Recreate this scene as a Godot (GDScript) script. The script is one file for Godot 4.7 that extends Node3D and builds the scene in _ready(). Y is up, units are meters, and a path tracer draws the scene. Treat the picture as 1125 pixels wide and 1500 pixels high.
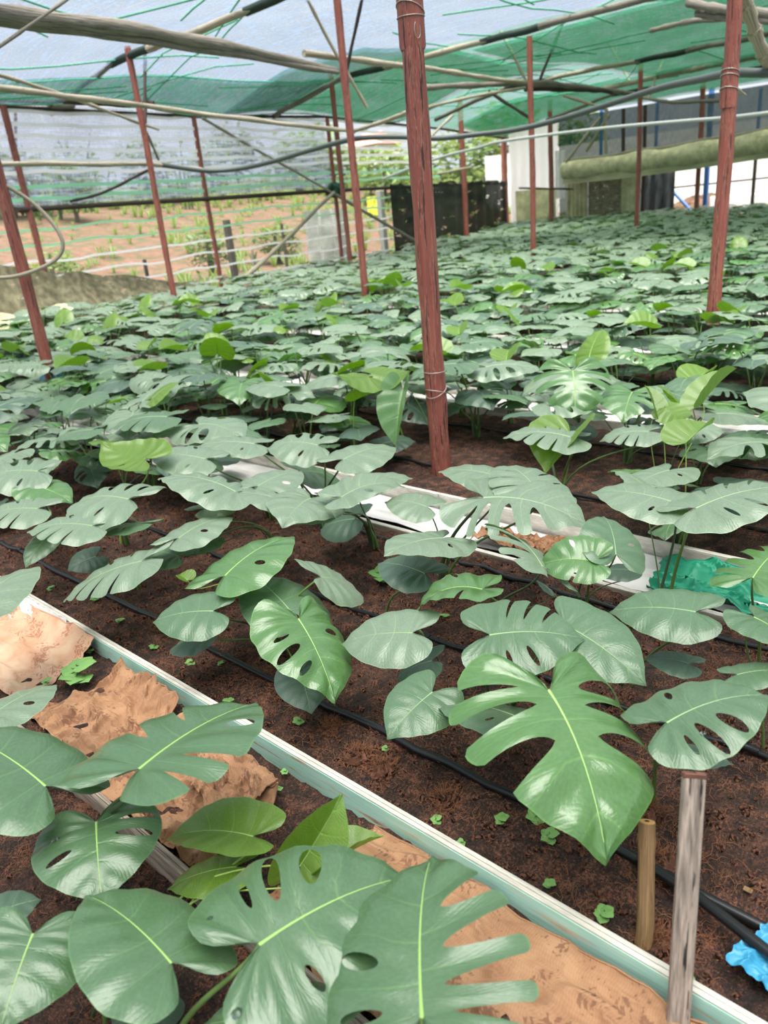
extends Node3D
# A shade-net house full of young monstera plants, seen from the end of a bed.

const CAM := Vector3(0, 1.45, 0)
const FOCAL := 1126.0
var taken := {}
var mats := {}
var tex := {}
var leaf_cache := {}
var rng := RandomNumberGenerator.new()
var hill := FastNoiseLite.new()
var fine := FastNoiseLite.new()
var fold := FastNoiseLite.new()
var cam_basis := Basis(Vector3(0.73701917, -0.09152077, -0.6696467), Vector3(-0.18606326, 0.92503099, -0.33120709), Vector3(0.64975627, 0.36870262, 0.66473692))
var bed_near := [-1.02, -2.76, -4.72, -6.75, -8.8, -10.85, -12.9, -14.95, -17.0, -19.05, -21.1, -23.15, -25.2]
var bed_far := [-2.40, -4.30, -6.30, -8.35, -10.4, -12.45, -14.5, -16.55, -18.6, -20.65, -22.7, -24.75, -26.8]

const PLANTS := [
	["near monstera plant with a broad dark slit leaf over crumpled brown sacking", Vector2(-1.02, -0.33), [
		[13, 5, Vector3(-0.851, 0.330, -0.475), Vector3(-0.767, 0.297, -0.750), Vector3(0.17, 0.98, -0.07), 0.300],
		[5, 5, Vector3(-0.745, 0.200, -0.501), Vector3(-0.921, 0.178, -0.380), Vector3(-0.09, 0.99, 0.04), 0.150],
	]],
	["near monstera plant whose deeply fingered leaf points away along the mint board", Vector2(-0.72, -0.30), [
		[14, 5, Vector3(-0.551, 0.350, -0.538), Vector3(-0.725, 0.351, -0.775), Vector3(-0.21, 0.96, 0.16), 0.299],
	]],
	["near monstera plant with pale-ribbed cut leaf beside the bare grey board", Vector2(-1.55, -0.50), [
		[4, 5, Vector3(-1.393, 0.290, -0.459), Vector3(-1.228, 0.252, -0.374), Vector3(0.20, 0.98, 0.05), 0.227],
		[6, 5, Vector3(-1.306, 0.420, -0.542), Vector3(-1.362, 0.359, -0.877), Vector3(-0.20, 0.97, -0.14), 0.345],
	]],
	["near monstera plant with a round uncut pale green leaf", Vector2(-1.20, -0.30), [
		[0, 5, Vector3(-0.959, 0.310, -0.367), Vector3(-1.203, 0.313, -0.345), Vector3(-0.01, 0.96, -0.28), 0.217],
		[0, 2, Vector3(-1.065, 0.150, -0.362), Vector3(-1.127, 0.084, -0.298), Vector3(0.54, 0.27, 0.80), 0.126],
	]],
	["near monstera plant with broad wrinkled leaf at the lowest corner of the bed", Vector2(-1.42, -0.22), [
		[1, 5, Vector3(-1.207, 0.310, -0.241), Vector3(-1.109, 0.273, -0.133), Vector3(0.37, 0.93, -0.02), 0.190],
		[0, 2, Vector3(-1.382, 0.250, -0.212), Vector3(-1.355, 0.236, -0.302), Vector3(0.07, 0.99, -0.14), 0.100],
	]],
	["near monstera plant with large smooth leaf above dry brown peat", Vector2(-1.98, -0.50), [
		[0, 5, Vector3(-1.492, 0.370, -0.413), Vector3(-1.772, 0.425, -0.339), Vector3(0.12, 0.96, -0.27), 0.264],
		[5, 0, Vector3(-1.928, 0.330, -0.459), Vector3(-2.004, 0.284, -0.658), Vector3(-0.21, 0.97, -0.14), 0.188],
	]],
	["near monstera plant reaching one narrow leaf over the pinkish sack", Vector2(-3.05, -0.55), [
		[0, 0, Vector3(-2.404, 0.420, -0.613), Vector3(-2.586, 0.401, -0.904), Vector3(-0.15, 0.99, 0.03), 0.241],
	]],
	["young monstera plant with bright yellow-green leaves by the brown sacks", Vector2(-1.28, -0.53), [
		[8, 4, Vector3(-1.201, 0.170, -0.707), Vector3(-1.369, 0.153, -0.594), Vector3(-0.13, 0.99, -0.05), 0.167],
		[9, 4, Vector3(-1.052, 0.170, -0.717), Vector3(-1.021, 0.292, -0.829), Vector3(0.73, 0.35, 0.58), 0.122],
		[0, 4, Vector3(-1.198, 0.130, -0.649), Vector3(-1.312, 0.086, -0.542), Vector3(-0.31, 0.95, 0.06), 0.133],
		[9, 4, Vector3(-1.018, 0.150, -0.762), Vector3(-0.977, 0.156, -0.893), Vector3(-0.29, 0.96, -0.05), 0.096],
	]],
	["monstera plant with the biggest glossy fingered leaf, behind the bamboo stake", Vector2(-1.02, -1.42), [
		[2, 3, Vector3(-0.742, 0.450, -1.212), Vector3(-0.502, 0.302, -1.008), Vector3(0.47, 0.88, 0.09), 0.375],
		[10, 1, Vector3(-0.989, 0.440, -1.344), Vector3(-0.815, 0.417, -1.485), Vector3(0.27, 0.95, 0.18), 0.229],
		[0, 1, Vector3(-0.879, 0.420, -1.516), Vector3(-0.655, 0.348, -1.490), Vector3(0.27, 0.93, 0.25), 0.207],
		[0, 1, Vector3(-1.089, 0.300, -1.223), Vector3(-1.104, 0.254, -1.068), Vector3(0.18, 0.94, 0.30), 0.161],
		[5, 1, Vector3(-0.853, 0.300, -1.262), Vector3(-1.094, 0.253, -1.243), Vector3(-0.21, 0.91, -0.35), 0.211],
	]],
	["monstera plant with shiny bright green heart leaf beside the black drip tube", Vector2(-1.93, -1.36), [
		[11, 3, Vector3(-1.577, 0.360, -1.217), Vector3(-1.366, 0.218, -1.134), Vector3(0.59, 0.79, -0.15), 0.257],
		[0, 1, Vector3(-1.756, 0.270, -1.332), Vector3(-2.020, 0.304, -1.382), Vector3(0.14, 0.99, -0.05), 0.232],
		[0, 2, Vector3(-1.566, 0.200, -1.184), Vector3(-1.466, 0.137, -1.126), Vector3(0.41, 0.88, 0.25), 0.142],
		[0, 0, Vector3(-1.755, 0.340, -1.470), Vector3(-1.745, 0.208, -1.628), Vector3(0.37, 0.73, -0.58), 0.233],
		[0, 1, Vector3(-1.875, 0.340, -1.123), Vector3(-2.034, 0.310, -1.007), Vector3(0.02, 0.96, 0.27), 0.195],
		[0, 2, Vector3(-1.951, 0.220, -1.142), Vector3(-2.097, 0.151, -1.077), Vector3(-0.37, 0.92, 0.13), 0.178],
	]],
	["monstera plant with pale arrow-shaped leaf next to the shiny heart leaf", Vector2(-1.55, -1.62), [
		[0, 0, Vector3(-1.250, 0.360, -1.342), Vector3(-1.443, 0.305, -1.258), Vector3(-0.12, 0.93, 0.34), 0.196],
		[0, 2, Vector3(-1.263, 0.220, -1.427), Vector3(-1.359, 0.154, -1.378), Vector3(-0.36, 0.84, 0.41), 0.135],
	]],
	["monstera plant with long light leaf and a curled lime bud", Vector2(-2.28, -1.62), [
		[1, 3, Vector3(-1.975, 0.380, -1.253), Vector3(-2.001, 0.391, -1.570), Vector3(-0.10, 0.99, 0.04), 0.276],
		[9, 4, Vector3(-2.210, 0.300, -1.249), Vector3(-2.257, 0.310, -1.246), Vector3(0.20, 0.98, -0.06), 0.063],
	]],
	["monstera plant with feather-cut leaf leaning over the drip tube", Vector2(-2.84, -1.36), [
		[10, 0, Vector3(-2.378, 0.360, -1.181), Vector3(-2.622, 0.227, -0.979), Vector3(-0.24, 0.92, 0.31), 0.251],
		[1, 1, Vector3(-2.417, 0.300, -1.350), Vector3(-2.562, 0.299, -1.301), Vector3(-0.00, 1.00, 0.01), 0.153],
		[0, 2, Vector3(-2.951, 0.200, -1.271), Vector3(-2.980, 0.177, -1.158), Vector3(0.32, 0.91, 0.27), 0.134],
	]],
	["monstera plant with one small-holed leaf and a rolled lime shoot", Vector2(-2.62, -1.95), [
		[1, 0, Vector3(-2.349, 0.400, -1.328), Vector3(-2.366, 0.388, -1.580), Vector3(-0.07, 1.00, -0.04), 0.213],
		[0, 1, Vector3(-2.397, 0.320, -1.491), Vector3(-2.412, 0.287, -1.384), Vector3(0.10, 0.95, 0.30), 0.105],
		[5, 0, Vector3(-2.516, 0.400, -1.560), Vector3(-2.485, 0.377, -1.756), Vector3(0.03, 0.99, -0.11), 0.181],
	]],
	["monstera plant with a fan-slit grey-green leaf and backlit lime leaf", Vector2(-3.35, -1.60), [
		[3, 0, Vector3(-2.755, 0.460, -1.373), Vector3(-3.043, 0.410, -1.265), Vector3(-0.11, 0.98, 0.16), 0.332],
		[1, 4, Vector3(-3.004, 0.520, -1.614), Vector3(-3.246, 0.573, -1.556), Vector3(-0.24, -0.96, -0.13), 0.249],
		[10, 0, Vector3(-2.723, 0.420, -1.189), Vector3(-2.935, 0.410, -1.033), Vector3(0.01, 1.00, 0.07), 0.222],
		[5, 1, Vector3(-2.659, 0.380, -1.349), Vector3(-2.873, 0.329, -1.226), Vector3(-0.25, 0.97, -0.03), 0.151],
		[0, 3, Vector3(-3.452, 0.420, -1.292), Vector3(-3.279, 0.350, -1.368), Vector3(0.36, 0.93, -0.04), 0.200],
	]],
	["monstera plant with drooping smooth leaf near the end of the pale board", Vector2(-3.95, -1.45), [
		[10, 0, Vector3(-3.131, 0.420, -1.161), Vector3(-3.325, 0.395, -0.993), Vector3(0.00, 0.99, 0.15), 0.233],
		[0, 1, Vector3(-3.109, 0.300, -1.163), Vector3(-3.060, 0.226, -1.028), Vector3(0.38, 0.86, 0.33), 0.109],
		[3, 0, Vector3(-3.530, 0.460, -1.354), Vector3(-3.721, 0.440, -1.159), Vector3(0.10, 0.98, 0.19), 0.293],
	]],
	["monstera plant with broad overlapping pale leaves in front of the thick red post", Vector2(-1.72, -2.05), [
		[5, 0, Vector3(-1.487, 0.420, -1.783), Vector3(-1.542, 0.435, -1.567), Vector3(-0.03, 1.00, -0.08), 0.251],
		[14, 0, Vector3(-1.457, 0.500, -1.982), Vector3(-1.120, 0.443, -2.064), Vector3(0.19, 0.98, 0.09), 0.357],
		[1, 0, Vector3(-1.711, 0.420, -1.975), Vector3(-1.878, 0.421, -1.936), Vector3(0.04, 0.99, 0.14), 0.171],
		[10, 0, Vector3(-1.319, 0.500, -2.108), Vector3(-1.549, 0.522, -2.238), Vector3(0.14, 0.99, -0.08), 0.253],
		[0, 0, Vector3(-1.548, 0.480, -2.220), Vector3(-1.790, 0.486, -2.161), Vector3(0.02, 1.00, -0.03), 0.223],
	]],
	["monstera plant with a bent light green leaf on a stout stalk", Vector2(-1.36, -1.86), [
		[12, 3, Vector3(-1.169, 0.420, -1.560), Vector3(-1.311, 0.370, -1.440), Vector3(-0.34, 0.94, -0.01), 0.250],
		[7, 0, Vector3(-1.101, 0.420, -1.771), Vector3(-1.400, 0.420, -1.919), Vector3(0.27, 0.79, -0.55), 0.246],
		[0, 2, Vector3(-1.200, 0.200, -1.992), Vector3(-1.287, 0.212, -2.027), Vector3(0.33, 0.74, -0.58), 0.079],
	]],
	["monstera plant with dull dark drooping leaf below a pale arrow leaf", Vector2(-1.82, -1.80), [
		[0, 2, Vector3(-1.532, 0.300, -1.731), Vector3(-1.723, 0.297, -1.713), Vector3(-0.01, 0.99, 0.10), 0.186],
	]],
	["monstera plant with a flat oval leaf bitten at the tip", Vector2(-0.88, -1.88), [
		[0, 1, Vector3(-0.654, 0.400, -1.783), Vector3(-0.858, 0.366, -1.727), Vector3(-0.10, 0.97, 0.23), 0.190],
		[0, 2, Vector3(-0.649, 0.260, -1.753), Vector3(-0.758, 0.249, -1.728), Vector3(-0.11, 0.99, -0.01), 0.112],
	]],
	["monstera plant with dark glossy round leaf beside the green net bag", Vector2(-0.48, -1.80), [
		[0, 5, Vector3(-0.504, 0.440, -1.764), Vector3(-0.377, 0.410, -1.702), Vector3(0.26, 0.96, -0.08), 0.150],
		[0, 1, Vector3(-0.488, 0.360, -1.623), Vector3(-0.391, 0.366, -1.689), Vector3(-0.11, 0.99, -0.07), 0.115],
	]],
	["monstera plant with two-holed wide leaf above the flat grey stake", Vector2(-0.62, -1.45), [
		[3, 1, Vector3(-0.514, 0.420, -1.290), Vector3(-0.377, 0.444, -1.458), Vector3(-0.12, 0.99, 0.05), 0.220],
		[0, 2, Vector3(-0.553, 0.240, -1.425), Vector3(-0.446, 0.206, -1.501), Vector3(0.08, 0.95, -0.30), 0.107],
	]],
	["monstera plant with an upturned two-holed leaf by the white board", Vector2(-1.22, -2.22), [
		[1, 1, Vector3(-0.942, 0.440, -1.916), Vector3(-1.047, 0.491, -2.046), Vector3(0.46, 0.89, -0.02), 0.186],
		[12, 3, Vector3(-0.974, 0.440, -1.843), Vector3(-1.129, 0.405, -1.799), Vector3(-0.03, 0.84, 0.54), 0.147],
		[0, 2, Vector3(-1.022, 0.250, -2.193), Vector3(-1.139, 0.221, -2.157), Vector3(-0.21, 0.97, 0.07), 0.118],
	]],
	["monstera plant with long flat leaf on three dark stalks", Vector2(-0.92, -2.20), [
		[10, 0, Vector3(-0.832, 0.500, -2.224), Vector3(-0.612, 0.527, -2.458), Vector3(-0.10, 0.99, 0.02), 0.286],
		[5, 0, Vector3(-0.933, 0.480, -2.285), Vector3(-1.194, 0.478, -2.255), Vector3(-0.00, 1.00, 0.05), 0.240],
		[0, 0, Vector3(-1.112, 0.440, -2.476), Vector3(-1.228, 0.480, -2.471), Vector3(0.30, 0.92, -0.24), 0.124],
	]],
	["monstera plant with bright-veined leaf over the green net bag", Vector2(-0.62, -2.20), [
		[7, 3, Vector3(-0.587, 0.420, -2.007), Vector3(-0.554, 0.436, -2.225), Vector3(-0.14, 0.99, 0.05), 0.216],
	]],
	["monstera plant with flat overlapping leaves in front of the long white board", Vector2(-2.95, -2.20), [
		[5, 0, Vector3(-2.916, 0.460, -1.858), Vector3(-3.156, 0.475, -1.732), Vector3(0.11, 0.99, 0.09), 0.258],
		[3, 0, Vector3(-2.418, 0.460, -1.651), Vector3(-2.727, 0.509, -1.515), Vector3(0.06, 0.98, -0.21), 0.298],
		[5, 0, Vector3(-2.433, 0.440, -1.773), Vector3(-2.461, 0.420, -2.028), Vector3(0.07, 0.99, -0.08), 0.232],
		[5, 0, Vector3(-2.227, 0.420, -1.746), Vector3(-2.415, 0.456, -1.648), Vector3(0.10, 0.98, -0.17), 0.190],
	]],
	["monstera plant with wide flat sunlit leaf just left of the red post", Vector2(-2.25, -2.22), [
		[1, 0, Vector3(-2.169, 0.420, -1.819), Vector3(-2.057, 0.417, -1.582), Vector3(0.21, 0.97, -0.08), 0.256],
		[12, 0, Vector3(-2.009, 0.450, -1.835), Vector3(-1.885, 0.446, -2.045), Vector3(0.10, 0.99, 0.04), 0.199],
		[1, 0, Vector3(-2.083, 0.400, -1.826), Vector3(-2.222, 0.360, -1.678), Vector3(-0.05, 0.97, 0.22), 0.171],
		[0, 0, Vector3(-2.100, 0.420, -2.037), Vector3(-1.987, 0.410, -2.210), Vector3(0.07, 1.00, -0.01), 0.187],
		[0, 2, Vector3(-2.226, 0.220, -2.096), Vector3(-2.412, 0.146, -2.058), Vector3(-0.25, 0.86, 0.45), 0.206],
	]],
	["monstera plant with three flat grey-green leaves over the long white board", Vector2(-2.62, -2.26), [
		[3, 0, Vector3(-2.578, 0.460, -2.245), Vector3(-2.811, 0.446, -2.138), Vector3(0.03, 0.98, 0.19), 0.264],
		[0, 0, Vector3(-2.357, 0.440, -2.191), Vector3(-2.311, 0.421, -2.475), Vector3(0.06, 1.00, -0.06), 0.275],
		[5, 0, Vector3(-2.918, 0.450, -2.143), Vector3(-3.122, 0.462, -1.968), Vector3(0.06, 1.00, 0.00), 0.255],
		[0, 1, Vector3(-2.749, 0.300, -2.265), Vector3(-2.706, 0.184, -2.484), Vector3(0.33, 0.86, -0.39), 0.251],
	]],
	["monstera plant with shiny upright fingered leaf behind the thick red post", Vector2(-2.05, -3.30), [
		[2, 3, Vector3(-1.979, 0.580, -3.502), Vector3(-1.880, 0.381, -3.353), Vector3(0.44, 0.67, 0.60), 0.343],
	]],
	["monstera plant with a curled lime leaf under the shiny upright leaf", Vector2(-1.85, -3.15), [
		[9, 4, Vector3(-1.724, 0.400, -3.031), Vector3(-1.701, 0.307, -2.779), Vector3(-0.10, 0.93, 0.35), 0.256],
		[7, 0, Vector3(-2.050, 0.440, -3.358), Vector3(-1.847, 0.377, -3.552), Vector3(0.23, 0.97, -0.08), 0.309],
		[10, 0, Vector3(-1.678, 0.420, -2.945), Vector3(-1.928, 0.427, -2.805), Vector3(0.02, 1.00, -0.01), 0.302],
		[10, 0, Vector3(-1.412, 0.420, -3.158), Vector3(-1.597, 0.378, -3.075), Vector3(-0.14, 0.98, 0.17), 0.221],
	]],
	["monstera plant with narrow hanging bright leaf left of the thick red post", Vector2(-2.72, -3.25), [
		[9, 3, Vector3(-2.795, 0.500, -3.101), Vector3(-2.747, 0.235, -2.954), Vector3(0.06, 0.49, 0.87), 0.170],
	]],
	["monstera plant with two folded young leaves and a tall lime spear", Vector2(-1.35, -3.20), [
		[8, 4, Vector3(-1.387, 0.500, -3.270), Vector3(-1.257, 0.490, -3.217), Vector3(0.09, -0.92, -0.38), 0.122],
		[9, 4, Vector3(-1.423, 0.480, -3.248), Vector3(-1.507, 0.581, -3.319), Vector3(0.75, 0.66, 0.06), 0.077],
		[9, 4, Vector3(-1.278, 0.500, -3.416), Vector3(-1.231, 0.606, -3.664), Vector3(-0.51, 0.82, 0.25), 0.123],
		[5, 0, Vector3(-1.217, 0.460, -3.121), Vector3(-1.106, 0.445, -3.205), Vector3(0.25, 0.96, 0.15), 0.154],
	]],
	["monstera plant with backlit folded leaf pair beside the hanging bright leaf", Vector2(-3.10, -3.40), [
		[8, 4, Vector3(-3.001, 0.580, -3.084), Vector3(-2.778, 0.593, -3.150), Vector3(-0.04, -0.94, -0.34), 0.221],
		[8, 4, Vector3(-2.970, 0.580, -3.023), Vector3(-2.993, 0.654, -2.791), Vector3(-0.33, -0.91, 0.26), 0.228],
	]],
]

const POLES := [
	["timber_beam", "thick weathered grey timber beam sloping across the upper left corner", "beam", [Vector3(-6.10, 2.96, -2.39), Vector3(-6.72, 3.08, -3.22), Vector3(-7.37, 3.20, -5.20), Vector3(-8.02, 3.13, -8.14)], 0.085, 0.045, 0],
	["timber_beam", "second grey timber lashed under the thick weathered beam", "beam", [Vector3(-6.14, 2.89, -2.39), Vector3(-6.76, 3.04, -3.22), Vector3(-7.42, 3.13, -5.26), Vector3(-7.96, 3.10, -8.10)], 0.050, 0.030, 0],
	["bamboo_pole", "long bamboo pole from the second red post to the lashed grey beams", "pole", [Vector3(-8.82, 2.95, -3.64), Vector3(-8.85, 2.92, -4.05), Vector3(-8.97, 2.86, -5.25), Vector3(-8.94, 2.74, -6.42), Vector3(-8.29, 2.54, -7.40), Vector3(-7.93, 2.40, -8.27)], 0.036, 0.026, 1],
	["bamboo_pole", "short bamboo brace tapering to a free end beside the leaning red post", "pole", [Vector3(-10.37, 3.40, -4.49), Vector3(-10.34, 3.32, -4.77), Vector3(-10.74, 3.17, -5.80), Vector3(-11.31, 2.84, -7.47)], 0.030, 0.020, 1],
	["timber_pole", "dark timber rail under the edge of the white net", "pole", [Vector3(-14.22, 3.60, -5.79), Vector3(-13.74, 3.55, -6.24), Vector3(-11.63, 3.25, -7.68)], 0.050, 0.045, 2],
	["timber_pole", "pale timber rail doubled along the edge of the white net", "pole", [Vector3(-14.09, 3.50, -5.72), Vector3(-13.61, 3.45, -6.16), Vector3(-12.53, 3.32, -6.84)], 0.035, 0.030, 0],
	["bamboo_pole", "level pale bamboo pole in front of the net side wall", "pole", [Vector3(-10.15, 2.32, -4.10), Vector3(-10.36, 2.34, -4.51), Vector3(-10.78, 2.35, -5.91), Vector3(-11.11, 2.32, -7.38), Vector3(-10.95, 2.21, -8.07)], 0.032, 0.030, 1],
	["water_hose", "dark grey hose sagging between the posts across the whole field", "hose", [Vector3(-11.07, 2.33, -7.27), Vector3(-10.85, 2.21, -7.87), Vector3(-10.46, 2.19, -8.24), Vector3(-9.76, 2.22, -8.34), Vector3(-8.88, 2.28, -8.32), Vector3(-7.99, 2.32, -8.32), Vector3(-7.44, 2.28, -8.53), Vector3(-7.03, 2.21, -8.89), Vector3(-6.64, 2.21, -9.27), Vector3(-6.13, 2.21, -9.47), Vector3(-5.47, 2.26, -9.54), Vector3(-4.65, 2.30, -9.17), Vector3(-3.79, 2.30, -8.50), Vector3(-3.05, 2.23, -7.68), Vector3(-2.58, 2.17, -7.05), Vector3(-2.23, 2.11, -6.91), Vector3(-1.91, 2.09, -6.92)], 0.034, 0.034, 3],
	["pipe", "thin pale conduit running below the dark hose", "pipe", [Vector3(-10.25, 1.90, -11.30), Vector3(-9.24, 2.13, -11.65), Vector3(-8.42, 2.21, -11.75), Vector3(-7.86, 2.25, -11.72), Vector3(-6.22, 2.22, -11.65), Vector3(-4.58, 2.11, -10.93), Vector3(-3.94, 2.06, -10.63), Vector3(-3.06, 2.02, -10.26)], 0.024, 0.024, 4],
	["bamboo_pole", "bamboo crossbar passing behind the thick red post toward the centre", "pole", [Vector3(-8.04, 3.31, -7.61), Vector3(-8.06, 3.27, -9.08), Vector3(-8.11, 3.24, -10.52), Vector3(-8.34, 3.24, -12.10), Vector3(-8.50, 3.25, -13.61)], 0.040, 0.035, 1],
	["bamboo_pole", "weathered bamboo bundle pole between the two middle posts", "pole", [Vector3(-8.51, 3.06, -10.33), Vector3(-8.56, 3.18, -12.01), Vector3(-8.47, 3.26, -13.79), Vector3(-8.58, 3.26, -15.48), Vector3(-9.08, 3.30, -18.93)], 0.045, 0.050, 0],
	["timber_pole", "rough crooked timber in the bundle of crossbars", "pole", [Vector3(-8.75, 3.21, -13.78), Vector3(-8.56, 3.21, -15.18), Vector3(-8.75, 3.26, -16.83), Vector3(-9.31, 3.31, -19.61)], 0.050, 0.045, 2],
	["bamboo_pole", "thin pale bamboo meeting the bundle from below", "pole", [Vector3(-10.07, 2.82, -11.23), Vector3(-9.70, 2.97, -11.83), Vector3(-9.12, 3.12, -12.78), Vector3(-8.70, 3.22, -13.69)], 0.030, 0.025, 1],
	["bamboo_pole", "pale bamboo brace stretching from the central posts to the thick red post", "pole", [Vector3(-7.94, 2.41, -8.26), Vector3(-7.16, 2.42, -7.98), Vector3(-6.50, 2.44, -7.74)], 0.026, 0.024, 1],
	["roof_strut", "slanting strut left of the middle post under the green net", "strut", [Vector3(-9.30, 4.24, -13.82), Vector3(-8.77, 3.35, -13.84)], 0.030, 0.025, 1],
	["roof_strut", "slanting strut right of the middle post under the green net", "strut", [Vector3(-8.46, 4.39, -14.73), Vector3(-8.59, 3.32, -14.01)], 0.030, 0.025, 2],
	["roof_strut", "short dark strut dropping to the middle post below the crossbars", "strut", [Vector3(-9.25, 3.23, -13.31), Vector3(-8.60, 2.70, -13.65)], 0.030, 0.025, 2],
	["roof_strut", "crooked strut hanging right of the middle post", "strut", [Vector3(-8.21, 3.03, -14.21), Vector3(-7.56, 2.70, -14.66)], 0.030, 0.025, 1],
	["roof_strut", "slender strut left of the farther red post", "strut", [Vector3(-10.38, 4.72, -20.10), Vector3(-9.82, 3.74, -20.11)], 0.030, 0.025, 1],
	["roof_strut", "slender strut right of the farther red post", "strut", [Vector3(-9.26, 4.33, -20.98), Vector3(-9.39, 3.33, -20.30)], 0.030, 0.025, 1],
	["roof_strut", "long thin brace crossing behind the second red post", "strut", [Vector3(-8.00, 3.94, -7.70), Vector3(-7.97, 3.41, -8.04), Vector3(-7.87, 2.68, -8.48)], 0.022, 0.022, 1],
	["roof_strut", "dark thin brace rising right of the second red post", "strut", [Vector3(-7.63, 3.93, -8.35), Vector3(-8.08, 3.10, -8.36)], 0.022, 0.022, 2],
	["bamboo_pole", "thick pale bamboo leaning down at the upper right corner", "pole", [Vector3(-2.33, 3.17, -5.74), Vector3(-2.31, 2.69, -6.25), Vector3(-2.30, 2.51, -6.47), Vector3(-2.28, 2.33, -6.68), Vector3(-2.26, 2.17, -6.91)], 0.050, 0.045, 1],
	["timber_pole", "stacked timber end uppermost at the right corner of the roof", "pole", [Vector3(-4.43, 3.36, -10.57), Vector3(-3.93, 3.18, -10.36), Vector3(-3.10, 2.91, -10.11)], 0.050, 0.050, 0],
	["timber_pole", "second stacked timber end below the uppermost at the right", "pole", [Vector3(-4.33, 3.23, -10.59), Vector3(-3.85, 3.07, -10.38), Vector3(-3.09, 2.85, -10.09)], 0.040, 0.045, 0],
	["timber_pole", "long slim timber running under the stacked ends", "pole", [Vector3(-5.87, 3.51, -12.71), Vector3(-4.63, 3.30, -11.55), Vector3(-3.18, 2.95, -10.36)], 0.035, 0.035, 0],
	["bamboo_pole", "far bamboo purlin under the green net behind the right-hand post", "pole", [Vector3(-10.88, 3.73, -20.71), Vector3(-9.40, 3.77, -20.68), Vector3(-7.92, 3.79, -20.63), Vector3(-6.30, 3.80, -20.72)], 0.060, 0.060, 1],
	["roof_strut", "yellowish brace falling from the net edge to the wall knot", "strut", [Vector3(-13.34, 3.30, -9.81), Vector3(-13.53, 2.71, -11.24), Vector3(-13.37, 1.84, -13.02)], 0.028, 0.024, 1],
	["roof_strut", "yellow bamboo prop rising from the plants to the wall knot", "strut", [Vector3(-12.31, 0.37, -9.33), Vector3(-12.78, 1.00, -11.02), Vector3(-13.33, 1.84, -13.06)], 0.045, 0.035, 1],
	["roof_strut", "weathered prop slanting away from the wall knot", "strut", [Vector3(-13.32, 1.81, -13.05), Vector3(-12.70, 1.11, -13.87), Vector3(-12.28, 0.57, -14.58)], 0.035, 0.035, 0],
	["roof_strut", "curved thin stick propped between wall rail and leaning post", "strut", [Vector3(-12.96, 1.98, -6.58), Vector3(-12.36, 2.05, -6.90), Vector3(-11.47, 2.31, -7.32)], 0.024, 0.020, 2],
	["roof_strut", "thin upright stick beside the leaning red post", "strut", [Vector3(-11.81, 4.13, -7.85), Vector3(-11.58, 2.95, -7.42)], 0.026, 0.026, 2],
	["roof_strut", "thin upright stick at the left end of the net wall", "strut", [Vector3(-13.89, 3.57, -6.55), Vector3(-13.69, 2.62, -6.22)], 0.024, 0.024, 2],
	["roof_strut", "thin slanting stick right of the leaning post", "strut", [Vector3(-11.59, 2.93, -7.39), Vector3(-11.79, 2.46, -7.68)], 0.024, 0.018, 0],
	["roof_strut", "pair stick left in the prop leaning on the rolled tarpaulin", "strut", [Vector3(-12.90, 3.38, -24.57), Vector3(-13.79, 2.20, -23.94)], 0.050, 0.050, 1],
	["roof_strut", "pair stick right in the prop leaning on the rolled tarpaulin", "strut", [Vector3(-12.71, 3.43, -24.78), Vector3(-13.37, 2.46, -24.50)], 0.050, 0.050, 1],
	["roof_strut", "short upright stick standing on the rolled tarpaulin", "strut", [Vector3(-12.80, 3.44, -24.69), Vector3(-12.77, 2.31, -24.70)], 0.045, 0.045, 1],
	["bamboo_pole", "level stick tied low across the white plastic sheet", "pole", [Vector3(-14.37, 1.56, -22.12), Vector3(-13.11, 1.39, -23.25)], 0.030, 0.030, 2],
	["bamboo_pole", "broken branch pole near the farther red post under the hose", "pole", [Vector3(-9.54, 3.36, -20.17), Vector3(-8.71, 3.12, -19.49), Vector3(-7.63, 2.91, -18.17), Vector3(-6.57, 2.79, -17.64)], 0.040, 0.035, 0],
	["roof_strut", "thin tie stick by the right-hand post", "strut", [Vector3(-2.74, 2.11, -7.62), Vector3(-2.75, 2.06, -7.88)], 0.014, 0.010, 1],
	["roof_strut", "thin stick crossing the left end of the thick beam", "strut", [Vector3(-6.16, 2.68, -2.78), Vector3(-6.66, 3.24, -3.81)], 0.012, 0.012, 0],
	["roof_strut", "slanting branch on the far red post", "strut", [Vector3(-14.19, 3.70, -18.97), Vector3(-14.32, 3.05, -17.88)], 0.040, 0.030, 1],
	["roof_strut", "lower slanting branch on the far red post", "strut", [Vector3(-14.29, 2.24, -19.56), Vector3(-14.57, 2.13, -18.33)], 0.030, 0.030, 1],
]


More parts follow.
